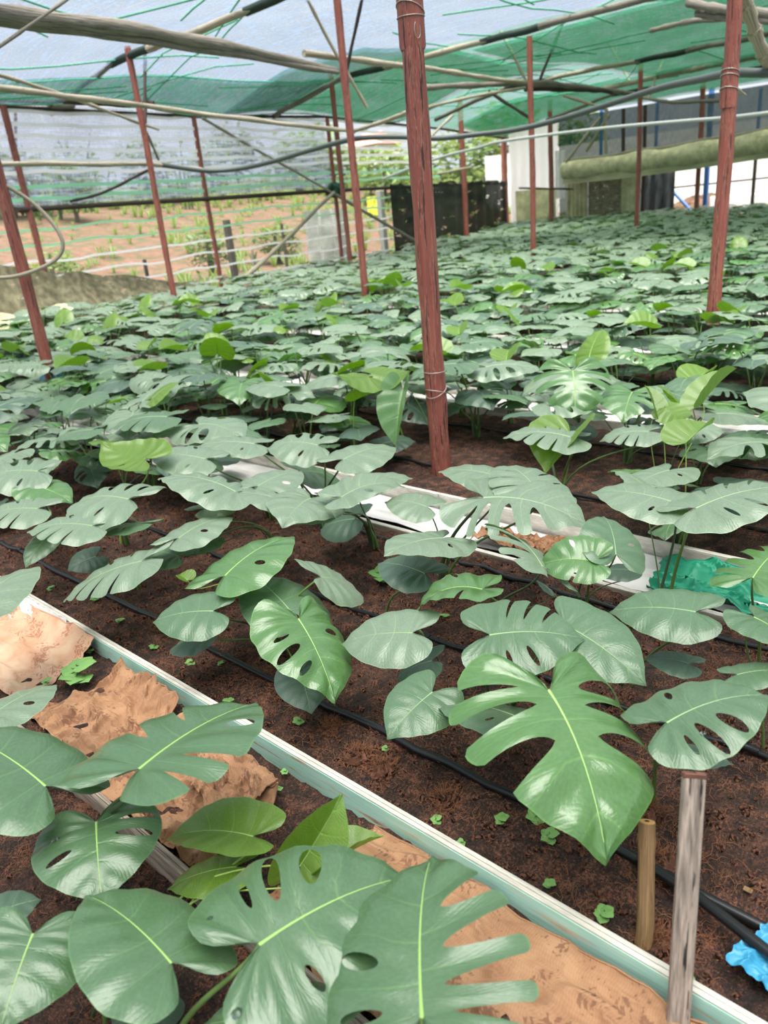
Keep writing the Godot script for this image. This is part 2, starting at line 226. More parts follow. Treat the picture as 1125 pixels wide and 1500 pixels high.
# ------------------------------------------------------------------ mesh building
class Shape:
	var v := PackedVector3Array()
	var n := PackedVector3Array()
	var uv := PackedVector2Array()
	var ix := PackedInt32Array()

	func put(p: Vector3, q: Vector3, t := Vector2.ZERO) -> int:
		v.append(p); n.append(q); uv.append(t)
		return v.size() - 1

	func tri(a: int, b: int, c: int) -> void:
		var f := (v[b] - v[a]).cross(v[c] - v[a])
		if f.dot(n[a] + n[b] + n[c]) > 0.0:
			ix.append_array([a, c, b])
		else:
			ix.append_array([a, b, c])

	func quad(a: int, b: int, c: int, d: int) -> void:
		tri(a, b, c); tri(a, c, d)

	func flat(a: Vector3, b: Vector3, c: Vector3, d: Vector3, out: Vector3, su := 1.0, sv := 1.0) -> void:
		var q := (b - a).cross(d - a).normalized()
		if q.dot(out) < 0.0:
			q = -q
		quad(put(a, q, Vector2(0, 0)), put(b, q, Vector2(su, 0)), put(c, q, Vector2(su, sv)), put(d, q, Vector2(0, sv)))

	func box(c: Vector3, s: Vector3, b := 0.004) -> void:
		# a chamfered box, centre c, full size s
		var h := s / 2.0
		b = minf(b, minf(h.x, minf(h.y, h.z)) * 0.5)
		for ax in 3:
			var u := (ax + 1) % 3
			var w := (ax + 2) % 3
			for sg in [-1.0, 1.0]:
				var q: Array[Vector3] = []
				for k in [[-1, -1], [1, -1], [1, 1], [-1, 1]]:
					var p := Vector3.ZERO
					p[ax] = sg * h[ax]
					p[u] = k[0] * (h[u] - b)
					p[w] = k[1] * (h[w] - b)
					q.append(c + p)
				var o := Vector3.ZERO
				o[ax] = sg
				flat(q[0], q[1], q[2], q[3], o, s[u], s[w])
			for su in [-1.0, 1.0]:
				for sw in [-1.0, 1.0]:
					var p1 := Vector3.ZERO
					p1[u] = su * h[u]; p1[w] = sw * (h[w] - b)
					var p2 := Vector3.ZERO
					p2[u] = su * (h[u] - b); p2[w] = sw * h[w]
					var e := Vector3.ZERO
					e[ax] = h[ax] - b
					var o2 := Vector3.ZERO
					o2[u] = su; o2[w] = sw
					flat(c + p1 - e, c + p1 + e, c + p2 + e, c + p2 - e, o2, s[ax], b)

	func tube(path: PackedVector3Array, radii: PackedFloat32Array, sides := 8, wob := 0.0) -> void:
		var m := path.size()
		var along := 0.0
		var side := Vector3.ZERO
		var first := v.size()
		for i in m:
			var d := (path[mini(i + 1, m - 1)] - path[maxi(i - 1, 0)]).normalized()
			if side == Vector3.ZERO:
				side = d.cross(Vector3.UP if absf(d.y) < 0.9 else Vector3.RIGHT).normalized()
			else:
				side = (side - d * side.dot(d)).normalized()
			var up := side.cross(d).normalized()
			if i > 0:
				along += path[i].distance_to(path[i - 1])
			for k in sides + 1:
				var a := TAU * k / sides
				var q := side * cos(a) + up * sin(a)
				var r := radii[i] * (1.0 + wob * sin(a * 2.0 + i * 1.7) + wob * 0.6 * sin(a * 3.0 - i * 2.3))
				put(path[i] + q * r, q, Vector2(along, float(k) / sides))
		for i in m - 1:
			for k in sides:
				var a := first + i * (sides + 1) + k
				quad(a, a + 1, a + sides + 2, a + sides + 1)
		for e in [0, m - 1]:
			var o := (path[0] - path[1]).normalized() if e == 0 else (path[m - 1] - path[m - 2]).normalized()
			var c := put(path[e], o, Vector2(0, 0))
			var r0 := v.size()
			for k in sides + 1:
				put(v[first + e * (sides + 1) + k], o, Vector2(0.05 * cos(TAU * k / sides), 0.05 * sin(TAU * k / sides)))
			for k in sides:
				tri(c, r0 + k, r0 + k + 1)

	func lathe(prof: Array, at := Vector3.ZERO, sides := 12) -> void:
		var path := PackedVector3Array()
		var rr := PackedFloat32Array()
		for p in prof:
			path.append(at + Vector3(0, p[1], 0)); rr.append(maxf(p[0], 0.0005))
		tube(path, rr, sides)

	func mesh() -> ArrayMesh:
		var a := []
		a.resize(Mesh.ARRAY_MAX)
		a[Mesh.ARRAY_VERTEX] = v; a[Mesh.ARRAY_NORMAL] = n; a[Mesh.ARRAY_TEX_UV] = uv; a[Mesh.ARRAY_INDEX] = ix
		var m := ArrayMesh.new()
		m.add_surface_from_arrays(Mesh.PRIMITIVE_TRIANGLES, a)
		return m


func sheet(nu: int, nv: int, f: Callable, su := 1.0, sv := 1.0) -> Shape:
	# a curved surface f(u, v) with smooth normals by differences
	var s := Shape.new()
	var e := 0.004
	for j in nv + 1:
		for i in nu + 1:
			var u := float(i) / nu
			var w := float(j) / nv
			var p: Vector3 = f.call(u, w)
			var du: Vector3 = f.call(u + e, w) - f.call(u - e, w)
			var dv: Vector3 = f.call(u, w + e) - f.call(u, w - e)
			var q := du.cross(dv).normalized()
			s.put(p, q, Vector2(u * su, w * sv))
	for j in nv:
		for i in nu:
			var a := j * (nu + 1) + i
			s.quad(a, a + 1, a + nu + 2, a + nu + 1)
	return s


# ------------------------------------------------------------------ naming
func numbered(called: String) -> String:
	var k: int = taken.get(called, 0)
	taken[called] = k + 1
	return called if k == 0 else "%s_%03d" % [called, k]


func thing(called: String, label: String, category: String, at := Vector3.ZERO, group := "") -> Node3D:
	var o := Node3D.new()
	o.name = numbered(called)
	add_child(o)
	o.position = at
	o.set_meta("label", label)
	o.set_meta("category", category)
	if group != "":
		o.set_meta("group", group)
	return o


func setting(called: String, label := "") -> Node3D:
	var o := Node3D.new()
	o.name = numbered(called)
	add_child(o)
	o.set_meta("kind", "structure")
	if label != "":
		o.set_meta("label", label)
		o.set_meta("category", called.get_slice("_", 0))
	return o


func part(parent: Node, called: String, m: Mesh, material: Material, xf := Transform3D.IDENTITY) -> MeshInstance3D:
	var o := MeshInstance3D.new()
	o.name = called
	o.mesh = m
	o.material_override = material
	o.transform = xf
	parent.add_child(o, true)
	return o


func whole(called: String, m: Mesh, material: Material, label: String, category: String, group := "", at := Vector3.ZERO) -> MeshInstance3D:
	var o := MeshInstance3D.new()
	o.name = numbered(called)
	o.mesh = m
	o.material_override = material
	o.position = at
	add_child(o)
	o.set_meta("label", label)
	o.set_meta("category", category)
	if group != "":
		o.set_meta("group", group)
	return o


func stuff(o: Node, label := "", category := "") -> void:
	o.set_meta("kind", "stuff")
	if label != "":
		o.set_meta("label", label)
		o.set_meta("category", category)


# ------------------------------------------------------------------ textures and materials
func picture(w: int, h: int, f: Callable, alpha := false) -> ImageTexture:
	var im := Image.create(w, h, false, Image.FORMAT_RGBA8 if alpha else Image.FORMAT_RGB8)
	for y in h:
		for x in w:
			im.set_pixel(x, y, f.call(float(x) / w, float(y) / h))
	return ImageTexture.create_from_image(im)


func wrap_noise(n: FastNoiseLite, u: float, v: float, fu: float, fv: float) -> float:
	# noise that repeats over the unit square
	var a := n.get_noise_2d(u * fu, v * fv)
	var b := n.get_noise_2d((u - 1.0) * fu, v * fv)
	var c := n.get_noise_2d(u * fu, (v - 1.0) * fv)
	var d := n.get_noise_2d((u - 1.0) * fu, (v - 1.0) * fv)
	return lerpf(lerpf(a, b, u), lerpf(c, d, u), v)


func mat(called: String, color: Color, rough := 0.7, t: Texture2D = null, bump: Texture2D = null, bump_cm := 0.1, scale := Vector3.ONE) -> StandardMaterial3D:
	var m := StandardMaterial3D.new()
	m.resource_name = called
	m.albedo_color = color
	m.roughness = rough
	m.cull_mode = BaseMaterial3D.CULL_DISABLED
	if t:
		m.albedo_texture = t
	if bump:
		m.heightmap_enabled = true
		m.heightmap_texture = bump
		m.heightmap_scale = bump_cm
	m.uv1_scale = scale
	mats[called] = m
	return m


func tri_world(m: StandardMaterial3D, per_metre: float) -> void:
	m.uv1_triplanar = true
	m.uv1_world_triplanar = true
	m.uv1_scale = Vector3.ONE * per_metre


func make_textures() -> void:
	var n := FastNoiseLite.new()
	n.seed = 5
	n.frequency = 1.0
	n.fractal_octaves = 4
	# leaf skin: u runs from midrib to margin, v across one lobe with its vein in the middle
	var leaf := func(u: float, v: float) -> Color:
		var g := 0.86 + 0.06 * n.get_noise_2d(u * 9.0, v * 9.0) + 0.03 * n.get_noise_2d(u * 40.0, v * 40.0)
		var vein := maxf(0.0, 1.0 - absf(v - 0.5) / (0.045 * (1.1 - 0.75 * u)))
		var small := 0.0
		for k in 6:
			var c := absf(v - 0.5) - (u - (0.08 + 0.15 * k)) * 0.9
			small = maxf(small, 1.0 - absf(c) / 0.012)
		small *= 0.35 * (1.0 - u * 0.6)
		var edge := smoothstep(0.975, 0.99, u)
		var w := clampf(maxf(vein * (1.0 - 0.45 * u), maxf(small, edge * 0.8)), 0.0, 1.0)
		return Color(g, g, g).lerp(Color(1.0, 1.0, 0.93), w)
	tex.leaf = picture(384, 384, leaf)
	var leaf_h := func(u: float, v: float) -> Color:
		var vein := maxf(0.0, 1.0 - absf(v - 0.5) / 0.08)
		var small := 0.0
		for k in 6:
			var c := absf(v - 0.5) - (u - (0.08 + 0.15 * k)) * 0.9
			small = maxf(small, 1.0 - absf(c) / 0.04)
		var h := 0.6 - 0.4 * vein * (1.0 - u) - 0.12 * small + 0.1 * n.get_noise_2d(u * 14.0, v * 14.0)
		return Color(h, h, h)
	tex.leaf_h = picture(256, 256, leaf_h)
	# peat soil: dark crumbs, rusty fibre patches, some green film
	var soil := func(u: float, v: float) -> Color:
		var a := wrap_noise(n, u, v, 7.0, 7.0)
		var b := wrap_noise(n, u + 0.0, v, 60.0, 60.0)
		var c := wrap_noise(n, u, v, 150.0, 150.0)
		var k := clampf(0.5 + a * 0.9 + b * 0.9 + c * 0.9, 0.0, 1.0)
		return Color(0.11, 0.08, 0.068).lerp(Color(0.50, 0.325, 0.25), k * k * 1.1)
	tex.soil = picture(768, 768, soil)
	var soil_h := func(u: float, v: float) -> Color:
		var h := 0.5 + 0.45 * wrap_noise(n, u, v, 40.0, 40.0) + 0.45 * wrap_noise(n, u, v, 120.0, 120.0)
		return Color(h, h, h)
	tex.soil_h = picture(768, 768, soil_h)
	# long grain with cracks, u along
	var grain := func(u: float, v: float) -> Color:
		var a := wrap_noise(n, u, v, 3.0, 26.0)
		var b := wrap_noise(n, u, v, 9.0, 110.0)
		var crack := smoothstep(0.28, 0.42, wrap_noise(n, u, v, 4.0, 44.0))
		var g := clampf(0.80 + a * 0.35 + b * 0.3 - crack * 0.5, 0.05, 1.0)
		return Color(g, g * 0.98, g * 0.96)
	tex.grain = picture(512, 256, grain)
	# red paint flaking off dark wood, u along
	var paint := func(u: float, v: float) -> Color:
		var a := 1.15 * wrap_noise(n, u, v, 4.0, 16.0) + 0.6 * wrap_noise(n, u, v, 14.0, 60.0)
		var b := wrap_noise(n, u, v, 5.0, 8.0)
		var c := Color(0.52, 0.27, 0.235).lerp(Color(0.63, 0.37, 0.31), clampf(0.5 + b, 0.0, 1.0))
		var split := smoothstep(0.17, 0.27, a)
		c = c.lerp(Color(0.25, 0.17, 0.14), split)
		c = c.lerp(Color(0.80, 0.60, 0.53), smoothstep(0.13, 0.16, a) * (1.0 - split) * 0.7)
		return c
	tex.paint = picture(768, 384, paint)
	# pale mint paint worn to wood, u along
	var mint := func(u: float, v: float) -> Color:
		var a := wrap_noise(n, u, v, 5.0, 9.0) + 0.4 * wrap_noise(n, u, v, 8.0, 60.0)
		var c := Color(0.66, 0.86, 0.79).lerp(Color(0.76, 0.90, 0.85), clampf(0.5 + wrap_noise(n, u, v, 8.0, 30.0) * 1.4, 0.0, 1.0))
		c = c.lerp(Color(0.80, 0.76, 0.66), smoothstep(0.22, 0.36, a))
		return c.lerp(Color(0.55, 0.42, 0.32), smoothstep(0.42, 0.56, a))
	tex.mint = picture(512, 256, mint)
	# sacking: fine cross lines, earth stains
	var sack := func(u: float, v: float) -> Color:
		var w := 0.5 + 0.5 * sin(u * TAU * 90.0 + 1.0 * n.get_noise_2d(u * 8.0, v * 8.0))
		var z := 0.5 + 0.5 * sin(v * TAU * 60.0 + 1.5 * n.get_noise_2d(v * 6.0, u * 6.0))
		var c := Color(0.80, 0.60, 0.44).lerp(Color(0.68, 0.48, 0.34), clampf(0.25 + 0.28 * w + 0.15 * z + 1.2 * wrap_noise(n, u, v, 6.0, 6.0), 0.0, 1.0))
		var st := smoothstep(0.18, 0.34, wrap_noise(n, u, v, 5.0, 5.0) + 0.7 * wrap_noise(n, u, v, 42.0, 42.0))
		return c.lerp(Color(0.45, 0.28, 0.20), st * 0.55)
	tex.sack = picture(640, 640, sack)
	var paper := func(u: float, v: float) -> Color:
		var c := Color(0.86, 0.72, 0.60).lerp(Color(0.80, 0.60, 0.47), clampf(0.5 + wrap_noise(n, u, v, 4.0, 4.0) * 1.5, 0.0, 1.0))
		var st := smoothstep(0.14, 0.3, wrap_noise(n, u, v, 3.0, 3.0) + 0.6 * wrap_noise(n, u, v, 40.0, 40.0))
		return c.lerp(Color(0.60, 0.35, 0.25), st * 0.6)
	tex.paper = picture(512, 512, paper)
	# shade net: streaked cover, alpha is how closely it is knitted
	var net := func(u: float, v: float) -> Color:
		var a := wrap_noise(n, u, v, 5.0, 60.0)
		var b := wrap_noise(n, u, v, 60.0, 14.0)
		var g := clampf(0.82 + 0.55 * a + 0.3 * b, 0.25, 1.0)
		return Color(g, g, g, clampf(0.89 + 0.55 * a + 0.35 * b + 0.2 * wrap_noise(n, u, v, 4.0, 4.0), 0.15, 1.0))
	tex.net = picture(512, 512, net, true)
	var dense := func(u: float, v: float) -> Color:
		var a := wrap_noise(n, u, v, 8.0, 50.0)
		var g := clampf(0.85 + 0.4 * a, 0.3, 1.0)
		return Color(g, g, g, clampf(0.96 + 0.12 * a, 0.0, 1.0))
	tex.dense = picture(256, 256, dense, true)
	# soft mottling of old sheets and tarpaulins
	var mottle := func(u: float, v: float) -> Color:
		var g := clampf(0.86 + 0.25 * wrap_noise(n, u, v, 5.0, 5.0) + 0.12 * wrap_noise(n, u, v, 30.0, 30.0), 0.3, 1.0)
		return Color(g, g, g * 0.97)
	tex.mottle = picture(256, 256, mottle)
	# bare red earth with dry stubble and green growth
	var land := func(u: float, v: float) -> Color:
		var a := wrap_noise(n, u, v, 9.0, 9.0) + 0.6 * wrap_noise(n, u, v, 40.0, 40.0)
		var c := Color(0.62, 0.43, 0.34).lerp(Color(0.78, 0.66, 0.53), clampf(0.5 + 1.3 * wrap_noise(n, u, v, 24.0, 24.0), 0.0, 1.0))
		return c.lerp(Color(0.42, 0.50, 0.25), smoothstep(-0.04, 0.2, a) * 0.85)
	tex.land = picture(384, 384, land)
	# torn old cloth with holes
	var torn := func(u: float, v: float) -> Color:
		var h := n.get_noise_2d(u * 9.0, v * 7.0) + 0.4 * n.get_noise_2d(u * 40.0, v * 40.0)
		var g := clampf(0.8 + 0.3 * n.get_noise_2d(u * 30.0, v * 6.0), 0.2, 1.0)
		return Color(g, g, g, 0.97 if h < 0.55 else 0.12)
	tex.torn = picture(384, 256, torn, true)


func leaf_mat(called: String, c: Color, rough: float, back: Color, coat := 0.0) -> void:
	var m := mat(called, c, rough, tex.leaf, tex.leaf_h, 0.12)
	m.metallic_specular = 0.62
	m.backlight_enabled = true
	m.backlight = back
	if coat > 0.0:
		m.clearcoat_enabled = true
		m.clearcoat = coat
		m.clearcoat_roughness = 0.22


func make_materials() -> void:
	var back := Color(0.55, 0.68, 0.22)
	leaf_mat("leaf_dusty", Color(0.565, 0.66, 0.55), 0.31, back)
	leaf_mat("leaf_green", Color(0.41, 0.55, 0.40), 0.32, back, 0.15)
	leaf_mat("leaf_dull", Color(0.36, 0.48, 0.40), 0.4, back)
	leaf_mat("leaf_bright", Color(0.42, 0.61, 0.35), 0.28, Color(0.62, 0.74, 0.22), 0.6)
	leaf_mat("leaf_lime", Color(0.50, 0.66, 0.25), 0.38, Color(0.78, 0.86, 0.3), 0.2)
	leaf_mat("leaf_deep", Color(0.39, 0.535, 0.375), 0.32, back, 0.3)
	for k in ["leaf_dusty", "leaf_green", "leaf_dull", "leaf_bright", "leaf_lime", "leaf_deep"]:
		mats[k].heightmap_scale = 0.2
	for k in ["leaf_dusty", "leaf_green", "leaf_dull"]:
		mats[k].rim_enabled = true
		mats[k].rim = 0.35
		mats[k].rim_tint = 0.3
	mat("rib", Color(0.55, 0.67, 0.47), 0.45)
	mat("rib_lime", Color(0.58, 0.72, 0.40), 0.42)
	mat("stalk", Color(0.36, 0.47, 0.24), 0.45)
	mat("stalk_dark", Color(0.25, 0.33, 0.21), 0.5)
	mat("stalk_lime", Color(0.60, 0.72, 0.36), 0.42)
	var so := mat("soil", Color(1, 1, 1), 0.95, tex.soil, tex.soil_h, 1.2)
	tri_world(so, 1.6)
	so = mat("earth", Color(0.78, 0.74, 0.72), 0.95, tex.soil, tex.soil_h, 1.0)
	tri_world(so, 1.1)
	so = mat("red_earth", Color(0.53, 0.48, 0.48), 0.95, tex.land)
	tri_world(so, 0.16)
	mat("crumb", Color(0.42, 0.27, 0.205), 0.95)
	mat("fibre", Color(0.56, 0.37, 0.25), 0.9)
	mat("mint", Color(1, 1, 1), 0.5, tex.mint, tex.grain, 0.05, Vector3(0.7, 4.0, 1))
	mat("board_top", Color(0.93, 0.90, 0.88), 0.6, tex.mottle, null, 0.1, Vector3(1.0, 8.0, 1))
	mat("board_white", Color(0.92, 0.89, 0.87), 0.55, tex.mottle, null, 0.1, Vector3(0.7, 3.0, 1))
	mat("board_grey", Color(0.72, 0.66, 0.60), 0.7, tex.grain, tex.grain, 0.1, Vector3(0.7, 4.0, 1))
	mat("post_red", Color(1, 1, 1), 0.5, tex.paint, tex.paint, 0.3, Vector3(0.4, 1.0, 1))
	mat("wire", Color(0.72, 0.68, 0.64), 0.4)
	mats.wire.metallic = 0.6
	mat("timber", Color(0.62, 0.60, 0.56), 0.85, tex.grain, tex.grain, 0.5, Vector3(0.5, 1.0, 1))
	mat("bamboo", Color(0.78, 0.75, 0.67), 0.6, tex.grain, tex.grain, 0.15, Vector3(0.4, 1.0, 1))
	mat("dark_timber", Color(0.34, 0.29, 0.27), 0.85, tex.grain, tex.grain, 0.4, Vector3(0.5, 1.0, 1))
	mat("hose", Color(0.29, 0.32, 0.31), 0.5)
	mat("conduit", Color(0.66, 0.68, 0.66), 0.5)
	mat("net_wrap", Color(0.13, 0.20, 0.17), 0.8)
	mat("drip", Color(0.085, 0.09, 0.10), 0.35)
	mat("sack", Color(0.84, 0.86, 0.88), 0.85, tex.sack, tex.sack, 0.12, Vector3(1, 1, 1))
	mat("paper", Color(0.92, 0.92, 0.92), 0.7, tex.paper, tex.paper, 0.1, Vector3(1, 1, 1))
	mat("white_film", Color(0.80, 0.785, 0.775), 0.5)
	mat("blue_film", Color(0.24, 0.58, 0.73), 0.4)
	mat("green_net", Color(0.10, 0.52, 0.40), 0.55)
	mat("stake_bamboo", Color(0.66, 0.53, 0.37), 0.55, tex.grain, tex.grain, 0.1, Vector3(1.5, 1.0, 1))
	mat("stake_cut", Color(0.80, 0.62, 0.38), 0.7)
	mat("stake_hole", Color(0.16, 0.11, 0.08), 0.9)
	mat("stake_grey", Color(0.70, 0.65, 0.61), 0.5, tex.grain, tex.grain, 0.1, Vector3(1.5, 2.0, 1))
	mat("rust", Color(0.50, 0.33, 0.27), 0.7, tex.grain)
	mat("weed", Color(0.45, 0.62, 0.34), 0.6)
	mat("moss", Color(0.30, 0.40, 0.13), 0.95)
	# nets
	for d in [["net_pale", Color(0.68, 0.78, 0.93, 0.66), Color(0.45, 0.48, 0.52)], ["net_mint", Color(0.40, 0.78, 0.68, 0.70), Color(0.45, 0.52, 0.50)], ["net_green", Color(0.10, 0.60, 0.38, 0.88), Color(0.50, 0.60, 0.55)], ["net_dark", Color(0.12, 0.34, 0.28, 0.93), Color(0.4, 0.5, 0.45)], ["net_thin", Color(0.60, 0.80, 0.76, 0.42), Color(0.45, 0.50, 0.50)], ["net_wall", Color(0.90, 0.93, 1.0, 0.70), Color(0.85, 0.88, 0.95)], ["net_open", Color(0.70, 0.80, 0.74, 0.16), Color(0.5, 0.55, 0.5)], ["net_grey", Color(0.36, 0.43, 0.43, 0.95), Color(0.5, 0.5, 0.5)]]:
		var m := mat(d[0], d[1], 0.8, tex.dense if d[0] in ["net_dark", "net_grey"] else tex.net)
		m.transparency = BaseMaterial3D.TRANSPARENCY_ALPHA
		m.backlight_enabled = true
		m.backlight = d[2]
	mat("net_rope", Color(0.30, 0.66, 0.50), 0.7)
	mat("band_white", Color(0.98, 0.99, 1.0), 0.7)
	mats.band_white.backlight_enabled = true
	mats.band_white.backlight = Color(1, 1, 1)
	mat("band_green", Color(0.45, 0.82, 0.60), 0.7)
	mats.band_green.backlight_enabled = true
	mats.band_green.backlight = Color(0.7, 0.85, 0.75)
	for d in [["cloth_black", Color(0.08, 0.115, 0.105)], ["cloth_olive", Color(0.62, 0.59, 0.47)]]:
		var m := mat(d[0], d[1], 0.9, tex.torn)
		m.transparency = BaseMaterial3D.TRANSPARENCY_ALPHA
	mat("tarp_olive", Color(0.91, 0.88, 0.74), 0.75, tex.mottle, tex.mottle, 0.5, Vector3(0.6, 1.0, 1))
	mat("sheet_white", Color(0.95, 0.96, 0.94), 0.6)
	mats.sheet_white.backlight_enabled = true
	mats.sheet_white.backlight = Color(1, 1, 1)
	mat("sheet_stained", Color(0.92, 0.93, 0.76), 0.7, tex.mottle)
	mats.sheet_stained.backlight_enabled = true
	mats.sheet_stained.backlight = Color(0.8, 0.8, 0.8)
	mat("rag_white", Color(0.66, 0.67, 0.66), 0.8, tex.mottle)
	mat("cloth_grey", Color(0.33, 0.35, 0.36), 0.8)
	mat("blue_steel", Color(0.20, 0.38, 0.62), 0.45)
	mat("house_wall", Color(0.85, 0.84, 0.80), 0.8)
	mat("roof_red", Color(0.78, 0.50, 0.47), 0.8)
	mat("glass_dark", Color(0.15, 0.18, 0.2), 0.2)
	mat("concrete", Color(0.55, 0.56, 0.54), 0.85)
	mat("bark", Color(0.30, 0.25, 0.20), 0.9)
	for d in [["tree_dark", Color(0.15, 0.24, 0.14)], ["tree_mid", Color(0.22, 0.33, 0.15)], ["tree_light", Color(0.29, 0.40, 0.16)], ["grass", Color(0.28, 0.36, 0.18)]]:
		var m := mat(d[0], d[1], 0.6)
		m.backlight_enabled = true
		m.backlight = Color(0.4, 0.45, 0.2)
	mat("yellow_cloth", Color(0.80, 0.82, 0.25), 0.7)
	mat("water", Color(1, 1, 1, 0.0), 0.02)
	mats.water.transparency = BaseMaterial3D.TRANSPARENCY_ALPHA
	mats.water.refraction_enabled = true
	mats.water.refraction_scale = 0.033


# ------------------------------------------------------------------ monstera leaves
# Unit leaf: stalk joins at the origin, tip near (0, 0, 1), upper side +Y. Each half is laid out
# as lobes between side veins; s runs round the margin, t from midrib to margin.
# gap = [s, t where it opens, t where it closes (1 = open slit), half width in s]
const LEAVES := [
	{"L": [], "R": [], "fold": 0.12, "arch": 0.07, "curl": 0.30, "rip": 0.012},
	{"L": [[0.56, 0.42, 0.66, 0.018]], "R": [[0.60, 0.40, 0.72, 0.024], [0.45, 0.48, 0.66, 0.02]], "fold": 0.12, "arch": 0.08, "curl": 0.30, "rip": 0.014},
	{"L": [[0.335, 0.38, 1.0, 0.024], [0.475, 0.25, 1.0, 0.062], [0.655, 0.27, 1.0, 0.066]], "R": [[0.345, 0.34, 0.94, 0.034], [0.49, 0.28, 1.0, 0.046], [0.645, 0.30, 1.0, 0.054]], "fold": 0.22, "arch": 0.10, "curl": 0.62, "rip": 0.022},
	{"L": [[0.40, 0.40, 0.80, 0.018], [0.52, 0.30, 0.97, 0.034], [0.66, 0.34, 0.92, 0.040]], "R": [[0.50, 0.44, 0.72, 0.024]], "fold": 0.11, "arch": 0.09, "curl": 0.36, "rip": 0.018},
	{"R": [[0.40, 0.35, 0.92, 0.03], [0.58, 0.30, 0.9, 0.035]], "L": [[0.62, 0.42, 0.86, 0.02]], "fold": 0.10, "arch": 0.09, "curl": 0.30, "rip": 0.015},
	{"L": [[0.58, 0.50, 0.76, 0.02]], "R": [[0.48, 0.50, 0.70, 0.018]], "fold": 0.10, "arch": 0.06, "curl": 0.28, "rip": 0.012},
	{"L": [[0.36, 0.44, 1.0, 0.03], [0.50, 0.40, 1.0, 0.035], [0.72, 0.5, 0.9, 0.02]], "R": [[0.56, 0.42, 1.0, 0.028], [0.72, 0.40, 1.0, 0.02]], "fold": 0.20, "arch": 0.05, "curl": 0.26, "rip": 0.012},
	{"L": [[0.40, 0.36, 0.80, 0.022], [0.57, 0.42, 0.86, 0.022]], "R": [[0.36, 0.32, 1.0, 0.036], [0.47, 0.24, 1.0, 0.046], [0.60, 0.26, 1.0, 0.050], [0.74, 0.32, 1.0, 0.044]], "fold": 0.12, "arch": 0.10, "curl": 0.30, "rip": 0.018},
	{"L": [], "R": [], "fold": 0.32, "arch": 0.10, "curl": 0.10, "rip": 0.01},
	{"L": [], "R": [], "fold": 0.75, "arch": 0.05, "curl": 0.05, "rip": 0.01},
	{"R": [[0.52, 0.38, 1.0, 0.016], [0.64, 0.36, 1.0, 0.02], [0.76, 0.36, 1.0, 0.018]], "L": [[0.50, 0.42, 0.80, 0.018], [0.64, 0.40, 0.88, 0.02]], "fold": 0.10, "arch": 0.08, "curl": 0.28, "rip": 0.014},
	{"R": [[0.52, 0.45, 0.72, 0.022]], "L": [[0.52, 0.40, 0.74, 0.018], [0.63, 0.36, 0.96, 0.028], [0.76, 0.38, 0.9, 0.022]], "fold": 0.20, "arch": 0.06, "curl": 0.52, "rip": 0.024},
	{"L": [[0.60, 0.46, 0.86, 0.022]], "R": [[0.54, 0.48, 1.0, 0.02]], "fold": 0.34, "arch": 0.14, "curl": 0.30, "rip": 0.016},
	{"R": [[0.40, 0.40, 0.80, 0.018], [0.52, 0.30, 0.97, 0.034], [0.66, 0.34, 0.92, 0.040]], "L": [[0.50, 0.44, 0.72, 0.024]], "fold": 0.11, "arch": 0.09, "curl": 0.36, "rip": 0.018},
	{"R": [[0.40, 0.36, 0.80, 0.022], [0.57, 0.42, 0.86, 0.022]], "L": [[0.36, 0.32, 1.0, 0.036], [0.47, 0.24, 1.0, 0.046], [0.60, 0.26, 1.0, 0.050], [0.74, 0.32, 1.0, 0.044]], "fold": 0.12, "arch": 0.10, "curl": 0.30, "rip": 0.018},
]
const RIM := [[0.0, 0.015, 0.0], [0.06, 0.085, -0.165], [0.13, 0.205, -0.30], [0.21, 0.37, -0.305], [0.30, 0.505, -0.14], [0.40, 0.57, 0.08], [0.52, 0.565, 0.30], [0.64, 0.49, 0.53], [0.76, 0.355, 0.73], [0.88, 0.185, 0.885], [0.945, 0.075, 0.965], [1.0, 0.0, 1.04]]


func rim_at(s: float) -> Vector2:
	s = clampf(s, 0.0, 1.0)
	var k := 0
	while k < RIM.size() - 2 and s > RIM[k + 1][0]:
		k += 1
	var p0: Array = RIM[maxi(k - 1, 0)]
	var p1: Array = RIM[k]
	var p2: Array = RIM[k + 1]
	var p3: Array = RIM[mini(k + 2, RIM.size() - 1)]
	var t: float = (s - p1[0]) / (p2[0] - p1[0])
	return Vector2(p1[1], p1[2]).cubic_interpolate(Vector2(p2[1], p2[2]), Vector2(p0[1], p0[2]), Vector2(p3[1], p3[2]), t)


func leaf_point(s: float, t: float, side: float, d: Dictionary) -> Vector3:
	s = clampf(s, 0.0, 1.0)
	var m := rim_at(s)
	var b := Vector2(0, 0.96 * pow(maxf(0.0, (s - 0.30) / 0.70), 1.45))
	var c := b.lerp(m, 0.5) + Vector2(0, -0.13 * b.distance_to(m) * smoothstep(0.25, 0.5, s))
	var p := b.lerp(c, t).lerp(c.lerp(m, t), t)
	var x := p.x
	var z := p.y
	var zz := clampf(z, -0.4, 1.1)
	var h: float = d.fold * (sqrt(x * x + 0.0016) - 0.04) - d.curl * x * x * (1.0 + x) + 4.0 * d.arch * (zz * (1.0 - zz) if zz > 0.0 else zz * 0.25)
	h += 0.8 * d.rip * sin(s * TAU * 7.0) * smoothstep(0.05, 0.5, t)
	h -= 0.12 * d.curl * maxf(0.0, t - 0.8) * 5.0 * 0.3
	return Vector3(x * side, h, z)


